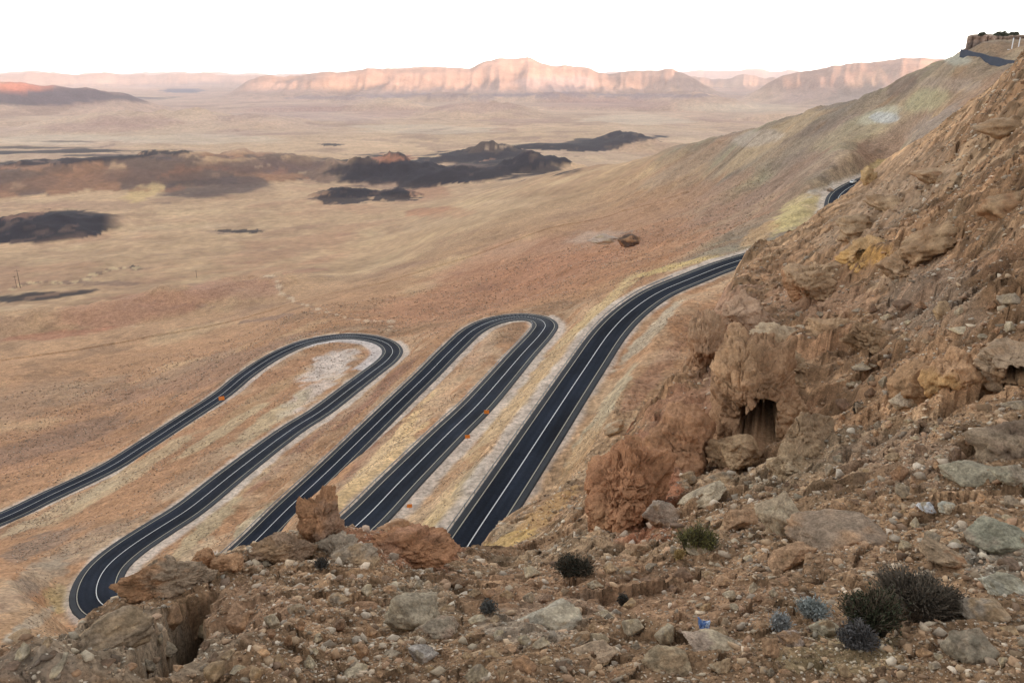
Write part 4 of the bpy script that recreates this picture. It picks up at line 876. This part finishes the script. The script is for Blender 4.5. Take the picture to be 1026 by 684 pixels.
rubble('loose_rubble', 'loose brown and pale rock rubble strewn over the near slope', 48000, (-38, 46), (2.6, 95), (2.5, 11, 2.1), 2, dens, 1, M_STONE)
rubble('gravel', 'fine angular gravel between the stones of the near slope', 265000, (-38, 46), (2.6, 125), (1.15, 4.2, 2.2), 1, dens, 2, M_STONE)
def off_road(x, y, r, t, g):
    i = np.clip(np.searchsorted(LRR, np.log(r)), 0, nr - 1); j = np.clip(((t - th_f[0]) / (th_f[1] - th_f[0])).astype(int), 0, len(th_f) - 1)
    d = .4 + .9 * fbm(x / 14, y / 14, 4, 811)
    return (ROADD[i, j] > 3.2) & (g.random(len(x)) < np.clip(d, .03, 1)) & (ROADD[i, j] < 200)
rubble('scree', 'scattered dark and pale stones on the banks between the hairpins', 120000, (-36, 18), (100, 620), (.8, 3.2, 2.4), 1, off_road, 3, M_STONE, .8)

# ------------------------------------------------------------------ bushes
M_LEAF = {}
def leaf_mat(name, col): return plain(name, col, .8, 0, .6, 7.)
def bush(name, x, y, hx, hy, label, cat, twig_col, leaf_col, ntw, nleaf, seed, spread=1., leaf_len=.022, leaf_top=0., lobes=((0, 0, 1),), width=.004):
    g = np.random.default_rng(seed); p0, r = ground_at_px(x, y + hy * .85); s = np.linalg.norm(at_r(x, y, r)) / F
    Wd, Hh = hx * s, hy * 2 * s * 1.05; right, away, up = local_frame(p0[0], p0[1])
    root = empty(name, p0 + away * Wd * .35); tag(root, label, cat)
    tv = []; tf = []; lv = []; lf = []
    for k in range(ntw):
        lx, ly, ls = lobes[g.integers(len(lobes))]
        a_ = g.uniform(0, 6.283); q = g.random() ** .5; e_ = (1 - q * q * .93) ** .5
        cl_ = .62 + .5 * vnoise(np.array([math.cos(a_) * 2.2 * q + 3 + lx * 3]), np.array([math.sin(a_) * 2.2 * q + 7]), seed)[0]
        tip = np.array([math.cos(a_) * q * 1.15 * spread, math.sin(a_) * q * 1.15 * spread, e_ * .92]) * cl_ * g.uniform(.7, 1.12) * ls
        b0 = np.array([math.cos(a_) * .18 * q, math.sin(a_) * .18 * q, 0]); mid = b0 * .4 + tip * .55 + np.array([0, 0, .12]) + g.normal(size=3) * .05
        pts = []
        for t in (0, .35, .7, 1):
            c_ = b0 * (1 - t) ** 2 + mid * 2 * t * (1 - t) + tip * t * t + g.normal(size=3) * .02
            pts.append(right * (c_[0] + lx) * Wd * .62 + away * (c_[1] * .8 + ly) * Wd * .62 + up * c_[2] * Hh * .9)
        pts[0] = pts[0] - up * .05
        sd_ = np.cross(pts[-1] - pts[0], g.normal(size=3)); sd_ /= np.linalg.norm(sd_) + 1e-9
        i0 = len(tv)
        for q_, pp in enumerate(pts):
            w_ = width * (1.2 - q_ * .25); tv += [pp - sd_ * w_, pp + sd_ * w_]
        for q_ in range(3): tf.append([i0 + 2 * q_, i0 + 2 * q_ + 1, i0 + 2 * q_ + 3, i0 + 2 * q_ + 2])
        for m_ in range(int(nleaf)):
            t = g.uniform(leaf_top, 1.02); i_ = min(int(t * 3), 2); pp = pts[i_] + (pts[i_ + 1] - pts[i_]) * (t * 3 - i_) + g.normal(size=3) * .012
            dv = g.normal(size=3) + up * .8; dv /= np.linalg.norm(dv); sv = np.cross(dv, g.normal(size=3)); sv /= np.linalg.norm(sv) + 1e-9
            l_ = leaf_len * g.uniform(.6, 1.3); j0 = len(lv)
            lv += [pp, pp + dv * l_ * .5 + sv * l_ * .2, pp + dv * l_, pp + dv * l_ * .5 - sv * l_ * .2]; lf.append([j0, j0 + 1, j0 + 2, j0 + 3])
    mesh_obj('twigs', np.array(tv), np.array(tf), twig_col, root)
    if lv: mesh_obj('leaves', np.array(lv), np.array(lf), leaf_col, root)
    return root
T_DARK = leaf_mat('dark_twigs', (.12, .09, .062)); L_DARK = leaf_mat('dark_green_leaves', (.042, .045, .022)); T_GREY = leaf_mat('grey_twigs', (.17, .135, .10)); L_GREY = leaf_mat('grey_brown_leaves', (.07, .056, .04))
bush('bush', 870, 616, 40, 27, 'big dark green bush, greener dome of the pair low on the slope', 'bush', T_DARK, L_DARK, 1300, 5, 1, lobes=((0, 0, 1), (.3, .3, .8), (-.35, .1, .7)))
bush('bush', 918, 604, 50, 26, 'big dark grey brown bush grown against the dark green one', 'bush', T_GREY, L_GREY, 1700, 4, 2, lobes=((0, 0, 1), (.45, .2, .8), (-.45, .2, .9)))
bush('bush', 856, 645, 30, 12, 'low purplish grey twiggy bush at the foot of the dark green bush', 'bush', leaf_mat('violet_grey_twigs', (.12, .105, .095)), leaf_mat('violet_grey_leaves', (.085, .078, .075)), 700, 5, 3)
bush('bush', 576, 577, 30, 12, 'low black cushion bush alone on the foreground slope', 'bush', T_DARK, leaf_mat('blackish_leaves', (.036, .036, .024)), 900, 6, 4, lobes=((0, 0, 1), (.4, 0, .8), (-.4, 0, .85)))
bush('bush', 698, 541, 30, 17, 'yellow green bush among pale slabs beside the red cliff', 'bush', leaf_mat('olive_twigs', (.10, .09, .05)), leaf_mat('yellow_green_leaves', (.16, .145, .045)), 800, 6, 5, lobes=((0, 0, 1), (-.4, -.1, .8), (.4, 0, .75)))
PL_T = leaf_mat('blue_grey_stems', (.31, .30, .28)); PL_L = leaf_mat('blue_grey_leaves', (.27, .275, .265))
bush('plant', 781, 625, 15, 10, 'pale blue grey tufted plant beside a pinkish stone', 'plant', PL_T, PL_L, 420, 3, 6, width=.003)
bush('plant', 812, 614, 24, 9, 'pale silvery spreading plant reaching to the dark bush', 'plant', leaf_mat('silver_stems', (.33, .34, .32)), leaf_mat('silver_leaves', (.30, .32, .30)), 520, 3, 7, width=.003)
bush('bush', 489, 611, 14, 6, 'small dark grey tuft uphill of the pale bedrock patch', 'bush', T_GREY, leaf_mat('slate_leaves', (.10, .095, .085)), 260, 5, 8)
bush('bush', 624, 602, 9, 6, 'tiny black tuft on the slope beyond the bedrock patch', 'bush', T_DARK, leaf_mat('blackish_leaves', (.06, .055, .045)), 200, 5, 9)
bush('bush', 323, 566, 13, 6, 'small dark tuft in the hollow under the pillar rock', 'bush', T_DARK, leaf_mat('blackish_leaves', (.06, .055, .05)), 220, 5, 10)
bush('bush', 858, 412, 9, 6, 'dark grey tuft on the slope beside the knobbly buttress', 'bush', T_GREY, L_GREY, 160, 5, 11, width=.006, leaf_len=.05)
bush('bush', 680, 556, 9, 6, 'dry ochre tuft next to the yellow green bush', 'bush', leaf_mat('ochre_stems', (.34, .23, .09)), leaf_mat('ochre_leaves', (.36, .25, .10)), 160, 4, 12)

# crumpled blue wrapper
p0, r = ground_at_px(706, 630); s = np.linalg.norm(p0) / F; g = np.random.default_rng(5); n_ = 13
gx, gy = np.meshgrid(np.linspace(-1, 1, n_), np.linspace(-1, 1, n_)); h = (fbm(gx * 2.1 + 4, gy * 2.1, 3, 5) * .9 + .35) ; h2 = fbm(gx * 2.6, gy * 2.6 + 9, 3, 8) * .35
vv = np.stack([(gx * .75 + h2) * 7 * s, (gy * .6 + h2 * .6) * 7 * s, (h + .25 + gy * .5) * 8 * s], -1).reshape(-1, 3); top = vv.copy(); vv2 = vv - np.array([0, .0015, .0015])
fq = [[a_ * n_ + b_, a_ * n_ + b_ + 1, a_ * n_ + n_ + b_ + 1, a_ * n_ + n_ + b_] for a_ in range(n_ - 1) for b_ in range(n_ - 1)]
cw = np.where((vnoise(gx * 3 + 2, gy * 3, 77) > .56).reshape(-1, 1), np.array([[.55, .62, .72]]), np.array([[.12, .20, .40]]))
wr = mesh_obj('wrapper', np.vstack([vv, vv2]), fq + [[q[0] + n_ * n_, q[3] + n_ * n_, q[2] + n_ * n_, q[1] + n_ * n_] for q in fq], None, loc=p0, colors=np.vstack([cw, cw]))
mw, nt, b = new_mat('crumpled_plastic'); at = nt.nodes.new('ShaderNodeAttribute'); at.attribute_name = 'Col'; nt.links.new(at.outputs['Color'], b.inputs['Base Color']); b.inputs['Roughness'].default_value = .35; wr.data.materials.append(mw)
tag(wr, 'crumpled blue and white plastic wrapper lying among the stones', 'litter')

# ------------------------------------------------------------------ roadside things
class MB:
    def __init__(s): s.v = []; s.f = []
    def box(s, c, ax, half):
        i = len(s.v); c = np.array(c, float)
        for k in range(8): s.v.append(c + sum(ax[q] * half[q] * (1 if (k >> q) & 1 else -1) for q in range(3)))
        for f in ((0, 2, 3, 1), (4, 5, 7, 6), (0, 1, 5, 4), (2, 6, 7, 3), (0, 4, 6, 2), (1, 3, 7, 5)): s.f.append([i + q for q in f])
    def cyl(s, a_, b_, r0, r1, n=10):
        a_, b_ = np.array(a_, float), np.array(b_, float); d = b_ - a_; d /= np.linalg.norm(d); u = np.cross(d, [0, 0, 1.] if abs(d[2]) < .9 else [1., 0, 0]); u /= np.linalg.norm(u); w_ = np.cross(d, u); i = len(s.v)
        for k in range(n):
            q = 2 * math.pi * k / n; o_ = u * math.cos(q) + w_ * math.sin(q); s.v += [a_ + o_ * r0, b_ + o_ * r1]
        for k in range(n): m = (k + 1) % n; s.f.append([i + 2 * k, i + 2 * k + 1, i + 2 * m + 1, i + 2 * m])
        s.f.append([i + 2 * k for k in range(n)]); s.f.append([i + 2 * k + 1 for k in range(n)][::-1])
    def build(s, name, mat, parent=None, loc=(0, 0, 0), bevel=0):
        o = mesh_obj(name, np.array(s.v), [list(map(int, f)) for f in s.f], mat, parent, loc)
        bm = bmesh.new(); bm.from_mesh(o.data); bmesh.ops.recalc_face_normals(bm, faces=bm.faces); bm.to_mesh(o.data); bm.free()
        if bevel: m = o.modifiers.new('bevel', 'BEVEL'); m.width = bevel; m.segments = 2
        return o
M_STEEL = plain('galvanised_steel', (.36, .38, .40), .45, .6, .15, 3.); M_ORANGE = plain('orange_sign_face', (.72, .22, .03), .5, 0, .1, 2.); M_POST = plain('grey_sign_post', (.25, .25, .26), .6, .3, .1, 3.)
M_WOOD = plain('weathered_pole_wood', (.12, .085, .06), .9, 0, .3, 2.); M_CARP = plain('white_car_paint', (.78, .78, .77), .3, 0, .04, 2.); M_GLASS = plain('dark_car_glass', (.02, .025, .03), .12, 0, .05, 1.); M_RUB = plain('tyre_rubber', (.02, .02, .02), .9, 0, .1, 3.)
Zup = np.array([0, 0, 1.])
def guard_rail(s0, s1, side, label):
    ii = [i for i in range(len(ROAD)) if s0 <= ROAD_S[i] <= s1]
    org = ROAD[ii[0]].copy(); root = empty('guard_rail', org); tag(root, label, 'guard rail', 'guard rails along the road')
    prof = [(0, .46), (.05, .52), (.0, .60), (.05, .68), (0, .76), (-.015, .76), (.03, .68), (-.02, .60), (.03, .52), (-.015, .46)]
    v = []; f = []; n = len(prof)
    for k, i in enumerate(ii):
        o_ = (HW[i] + .25) * side
        for (d, h) in prof:
            dd = o_ - d * side; v.append((ROAD[i, 0] + ROAD_N[i, 0] * dd - org[0], ROAD[i, 1] + ROAD_N[i, 1] * dd - org[1], ROAD[i, 2] + h - org[2]))
        if k:
            for q in range(n): f.append([(k - 1) * n + q, (k - 1) * n + (q + 1) % n, k * n + (q + 1) % n, k * n + q])
    mesh_obj('rail', np.array(v), np.array(f), M_STEEL, root)
    mb = MB(); mb.box((0, 0, -.1), np.eye(3), (.05, .07, .82)); mb.box((0, 0, .52), np.eye(3), (.07, .09, .07)); proto = None
    for i in ii[::3]:
        o_ = (HW[i] + .36) * side; loc = (ROAD[i, 0] + ROAD_N[i, 0] * o_ - org[0], ROAD[i, 1] + ROAD_N[i, 1] * o_ - org[1], ROAD[i, 2] - org[2])
        if proto is None: proto = mb.build('post', M_STEEL, root, loc); c_ = proto
        else: c_ = proto.copy(); COL.objects.link(c_); c_.parent = root; c_.location = loc
        c_.rotation_euler = (0, 0, math.atan2(tan[i, 1], tan[i, 0]))
guard_rail(sA0 + 20, sA1 + 6, side=-1 if False else 1, label='steel guard rail on the outer edge of the widest road stretch')
guard_rail(sB0 - 6, sB0 + 195, side=-1, label='steel guard rail beside the second road stretch up to its hairpin')
guard_rail(sBC + 55, sC1, side=1, label='steel guard rail on the far edge of the middle road stretch')
for (x, y, lab) in ((487.5, 412.5, 'orange marker sign beside the second road, upper one of the pair'), (468.5, 437, 'orange marker sign beside the second road, lower one of the pair'), (410.5, 507, 'orange marker sign just beyond the broad reddish mound'), (222.5, 399.5, 'small dull orange marker sign beside the lowest road')):
    p0, r = ground_at_px(x, y + 3.5, 60); s = np.linalg.norm(p0) / F; right, away, up = local_frame(*p0[:2])
    root = empty('road_sign', p0); tag(root, lab, 'road sign', 'orange marker signs by the road')
    hh = 3.6 * s; mb = MB(); mb.cyl((0, 0, -.3), (0, 0, hh + .3), .05, .05); mb.build('post', M_POST, root)
    mb = MB(); mb.box(-away * .08 + up * hh, (right, away, up), (2.5 * s, .02, 1.9 * s)); mb.build('sign_panel', M_ORANGE, root)
    mb = MB(); mb.box(-away * .04 + up * hh, (right, away, up), (2.3 * s, .018, .08)); mb.build('bracket', M_POST, root)
# utility poles far down on the floor
for (x, y, hpx, lab) in ((20.5, 289, 16, 'tall dark utility pole on the valley floor beside the black strip'), (16.8, 288, 10, 'thin short pole just beside the tall utility pole'), (197.3, 279, 7.5, 'lone short pole on the valley floor towards the pale dry wash')):
    p0, r = ground_at_px(x, y, 300, 3000); h = hpx * np.linalg.norm(p0) / F; root = empty('utility_pole', p0); tag(root, lab, 'utility pole', 'poles on the valley floor')
    right, away, up = local_frame(*p0[:2]); mb = MB(); mb.cyl((0, 0, -1), (0, 0, h), .42 if hpx > 12 else .3, .28 if hpx > 12 else .2); mb.build('shaft', M_WOOD, root)
    if hpx > 9: mb = MB(); mb.box(up * (h * .93) - away * .5, (right, away, up), (h * .13, .15, .2)); mb.build('crossarm', M_WOOD, root)
# the car on the far bend
i = int(np.argmin(np.hypot(rx[:90] - 859, ry[:90] - 184))); p0 = ROAD[i].copy(); f_ = np.array([*tan[i], 0]); s_ = np.array([ROAD_N[i, 0], ROAD_N[i, 1], 0]); p0 = p0 + s_ * 1.8 + Zup * .012
root = empty('car', p0); tag(root, 'small white car on the far road bend under the slope', 'car')
prof = [(-2.1, .35), (-2.15, .75), (-2.0, .95), (-1.1, 1.0), (-.5, 1.45), (.9, 1.48), (1.7, 1.02), (2.1, .95), (2.15, .4)]
mb = MB()
for sg in (-1, 1):
    for (a_, h) in prof: mb.v.append(f_ * a_ + s_ * sg * (.85 if h < 1.2 else .68) + Zup * h)
n = len(prof)
for q in range(n): mb.f.append([q, (q + 1) % n, n + (q + 1) % n, n + q])
mb.f += [list(range(n)), list(range(2 * n - 1, n - 1, -1))]; mb.build('body', M_CARP, root, bevel=.06)
for a0, a1, h0, h1 in ((-1.12, -.56, 1.03, 1.40), (1.0, 1.62, 1.40, 1.08)):
    mb = MB(); m_ = np.array([f_ * a0 + Zup * h0, f_ * a1 + Zup * h1]); c_ = m_.mean(0); d = m_[1] - m_[0]; l_ = np.linalg.norm(d); d = d / l_; nn = np.cross(d, s_); nn = nn if nn[2] > 0 else -nn
    mb.box(c_ + nn * .03, (d, s_, nn), (l_ / 2 * .9, .6, .02)); mb.build('windscreen', M_GLASS, root)
for sg in (-1, 1):
    mb = MB(); mb.box(f_ * .15 + s_ * sg * .79 + Zup * 1.2, (f_, s_, Zup), (.75, .02, .16)); mb.build('side_window', M_GLASS, root)
    for a_ in (-1.3, 1.35): mb = MB(); c_ = f_ * a_ + s_ * sg * .78 + Zup * .32; mb.cyl(c_ - s_ * .1, c_ + s_ * .1, .32, .32, 16); mb.build('wheel', M_RUB, root)
    mb = MB(); mb.box(-f_ * 2.13 + s_ * sg * .6 + Zup * .72, (f_, s_, Zup), (.03, .16, .08)); mb.build('headlight', M_STEEL, root)

# ------------------------------------------------------------------ the flat-topped cliff above the far road
topx = np.linspace(967, 1075, 110); npx = len(topx)
ty = np.interp(topx, [967, 972, 985, 996, 1003, 1012, 1026, 1075], [38, 36.5, 36, 36.5, 37.5, 36.5, 37, 38]); by = np.interp(topx, [967, 985, 1026, 1075], [52, 55, 60, 64]); rows_ = 14
v = []; col = []
r_c = 548.
for k in range(npx):
    a_ = at_r(topx[k], ty[k], r_c); b_ = at_r(topx[k], by[k], r_c)
    for q in range(rows_ + 1):
        t = q / rows_; pz = b_[2] - 4 + (a_[2] - b_[2] + 4) * t
        out = (ridged(np.array([topx[k] / 5.]), np.array([t * 1.2]), 3, 71)[0] - .5) * 7 + (vnoise(np.array([t * 7.]), np.array([topx[k] / 25]), 72)[0] - .5) * 3.4 - (1 - t) * 5
        rr = r_c + out; d = ray(topx[k], 50); h = math.hypot(d[0], d[1]); v.append((d[0] / h * rr, d[1] / h * rr, pz))
        n__ = vnoise(np.array([t * 9.]), np.array([topx[k] / 9]), 73)[0]; col.append(np.array((.15, .11, .09)) * (.75 + .6 * n__) if t < .75 else np.array((.24, .165, .125)) * (.75 + .6 * n__))
m0 = len(v)
for k in range(npx):
    a_ = v[k * (rows_ + 1) + rows_]; h = math.hypot(a_[0], a_[1])
    for back, dz in ((6, 1.2), (70, 2.), (70, -40)): v.append((a_[0] * (h + back) / h, a_[1] * (h + back) / h, a_[2] + dz)); col.append(np.array((.33, .25, .18)))
f = []
for k in range(npx - 1):
    for q in range(rows_): i = k * (rows_ + 1) + q; f.append([i, i + rows_ + 1, i + rows_ + 2, i + 1])
    a_, b_ = k * (rows_ + 1) + rows_, (k + 1) * (rows_ + 1) + rows_; m, m2 = m0 + 3 * k, m0 + 3 * k + 3
    f += [[a_, b_, m2, m], [m, m2, m2 + 1, m + 1], [m + 1, m2 + 1, m2 + 2, m + 2]]
for e_, rev in ((0, 0), (npx - 1, 1)):
    loop = [e_ * (rows_ + 1) + q for q in range(rows_ + 1)] + [m0 + 3 * e_ + q for q in range(3)]; f.append(loop if rev else loop[::-1])
cl = mesh_obj('cliff', np.array(v), f, M_FAR, colors=np.array(col)); tag(cl, 'flat topped blocky rock cliff on the skyline above the far road', 'cliff')
# dark parapet of the road under it
pth = [(963, 51.5), (975, 54), (990, 58), (1005, 61.5), (1024, 65)]; q3 = []
for (x, y) in pth: q3.append(at_r(x, y, np.interp(x, [963, 1024], [516, 452])))
mb_v = []; mb_f = []
q3, _ = resample(np.array(q3), 2.)
tq = np.gradient(q3[:, :2], axis=0); tq /= np.linalg.norm(tq, axis=1)[:, None]
for k in range(len(q3)):
    nx = np.array([tq[k, 1], -tq[k, 0]])
    for (o_, h) in ((-.4, -3.), (-.4, 1.0 + .15 * math.sin(k * .7)), (.4, 1.0 + .15 * math.sin(k * .7)), (.4, -3.)): mb_v.append((q3[k, 0] + nx[0] * o_, q3[k, 1] + nx[1] * o_, q3[k, 2] + h))
    if k:
        for q in range(4): mb_f.append([(k - 1) * 4 + q, (k - 1) * 4 + (q + 1) % 4, k * 4 + (q + 1) % 4, k * 4 + q])
mb_f += [[0, 1, 2, 3], [len(mb_v) - 1, len(mb_v) - 2, len(mb_v) - 3, len(mb_v) - 4]]
wl = mesh_obj('road_parapet', np.array(mb_v), mb_f, plain('dark_parapet_stone', (.04, .05, .075), .9, 0, .3, .3)); tag(wl, 'dark road parapet slanting across the far hillside under the cliff', 'parapet')
for (x, w_, hp, lab, se) in ((983.5, 3, 3.0, 'lone small dark bush on the left rim of the flat topped cliff', 1), (1003, 7, 3.4, 'long dark bush, middle one along the top of the cliff', 2), (1015, 5, 3.0, 'dark bush, rightmost along the top of the cliff', 3)):
    p0 = at_r(x, 37, 552.); p0[2] += .5; s = .69; root = empty('bush', p0); tag(root, lab, 'bush', 'bushes on top of the cliff'); g = np.random.default_rng(se); lv = []; lf = []
    for k in range(900):
        d = g.normal(size=3); d /= np.linalg.norm(d); d *= g.random() ** .33; c_ = np.array([d[0] * w_ * s, d[1] * 2.2, abs(d[2]) * hp * s * (.7 + .5 * vnoise(np.array([d[0] * 3 + 5]), np.array([1.]), se)[0])]); a_ = g.normal(size=3) * .22; b_ = g.normal(size=3) * .22; j0 = len(lv)
        lv += [c_ - a_, c_ + b_, c_ + a_, c_ - b_]; lf.append([j0, j0 + 1, j0 + 2, j0 + 3])
    mesh_obj('leaves', np.array(lv), np.array(lf), L_DARK, root); mb = MB(); mb.cyl((0, 0, -1.), (0, 0, 1.), .15, .08); mb.build('stem', T_DARK, root)
p0 = at_r(1019, 47.5, 500.); root = empty('viewing_frame', p0); tag(root, 'white posts and rail standing below the cliff at the picture edge', 'railing'); right, away, up = local_frame(*p0[:2]); M_WH = plain('white_painted_steel', (.7, .7, .72), .5, 0, .05, 1.)
for o_ in (-2.2, .6): mb = MB(); mb.box(right * o_ + up * 1.5, (right, away, up), (.22, .22, 3.)); mb.build('post', M_WH, root)
mb = MB(); mb.box(up * -1.1 - right * .8 - away * .3, (right, away, up), (3.2, .15, .18)); mb.build('rail', M_WH, root)


SUN_EL_D, SUN_AZ_D, SUN_STRENGTH, SKY_STRENGTH = 1.6, 145., 2.0, .15
AIR, DUST, OZONE, SKY_SAT = .75, .3, 1.0, .18
EXPOSURE = 3.28
HAZE = 4e-5
HAZE_COL = (.90, .84, .89, 1)
# ------------------------------------------------------------------ camera, sky, sun, air
cam = bpy.data.cameras.new('camera'); cam.sensor_width = 36; cam.lens = 36 * F / 1026; cam.clip_start = .05; cam.clip_end = 90000
co = bpy.data.objects.new('camera', cam); co.rotation_euler = (math.pi / 2 - PITCH, 0, 0); COL.objects.link(co); scene.camera = co
SUN_EL, SUN_AZ = math.radians(SUN_EL_D), math.radians(SUN_AZ_D)         # azimuth clockwise from the direction of view
w = bpy.data.worlds.new('World'); scene.world = w; w.use_nodes = True; nt = w.node_tree
bg = nt.nodes['Background']; sk = nt.nodes.new('ShaderNodeTexSky'); sk.sky_type = 'NISHITA'; sk.sun_disc = False
sk.sun_elevation = SUN_EL; sk.sun_rotation = SUN_AZ; sk.altitude = 800; sk.air_density = AIR; sk.dust_density = DUST; sk.ozone_density = OZONE
hs = nt.nodes.new('ShaderNodeHueSaturation'); hs.inputs['Saturation'].default_value = SKY_SAT
nt.links.new(sk.outputs[0], hs.inputs['Color']); nt.links.new(hs.outputs[0], bg.inputs['Color']); bg.inputs['Strength'].default_value = SKY_STRENGTH
sl = bpy.data.lights.new('sun', 'SUN'); sl.energy = SUN_STRENGTH; sl.angle = math.radians(.5); sl.color = (1., .68, .47)
so = bpy.data.objects.new('sun', sl); COL.objects.link(so)
sd = Vector((math.sin(SUN_AZ) * math.cos(SUN_EL), math.cos(SUN_AZ) * math.cos(SUN_EL), math.sin(SUN_EL)))
so.rotation_euler = sd.to_track_quat('Z', 'Y').to_euler()
if HAZE > 0:
    hz = bpy.data.materials.new('haze_air'); hz.use_nodes = True; n = hz.node_tree; n.nodes.remove(n.nodes['Principled BSDF'])
    pv = n.nodes.new('ShaderNodeVolumePrincipled'); pv.inputs['Density'].default_value = HAZE; pv.inputs['Color'].default_value = HAZE_COL; pv.inputs['Anisotropy'].default_value = .2
    n.links.new(pv.outputs[0], n.nodes['Material Output'].inputs['Volume'])
    S = 41500; z0, z1 = float(Z.min()) - 1.5, float(Z.max()) + 12.
    hv = [(x, y, z) for z in (z0, z1) for x, y in ((-S, -S), (S, -S), (S, S), (-S, S))]
    ho = mesh_obj('haze', np.array(hv), [[3, 2, 1, 0], [4, 5, 6, 7], [0, 1, 5, 4], [1, 2, 6, 5], [2, 3, 7, 6], [3, 0, 4, 7]], hz); ho['kind'] = 'stuff'
vs = scene.view_settings; vs.view_transform = 'Standard'; vs.look = 'None'; vs.exposure = EXPOSURE; vs.gamma = 1
scene.cycles.use_denoising = True
scene.cycles.max_bounces = 6; scene.cycles.diffuse_bounces = 3; scene.cycles.volume_bounces = 1; scene.cycles.transparent_max_bounces = 8
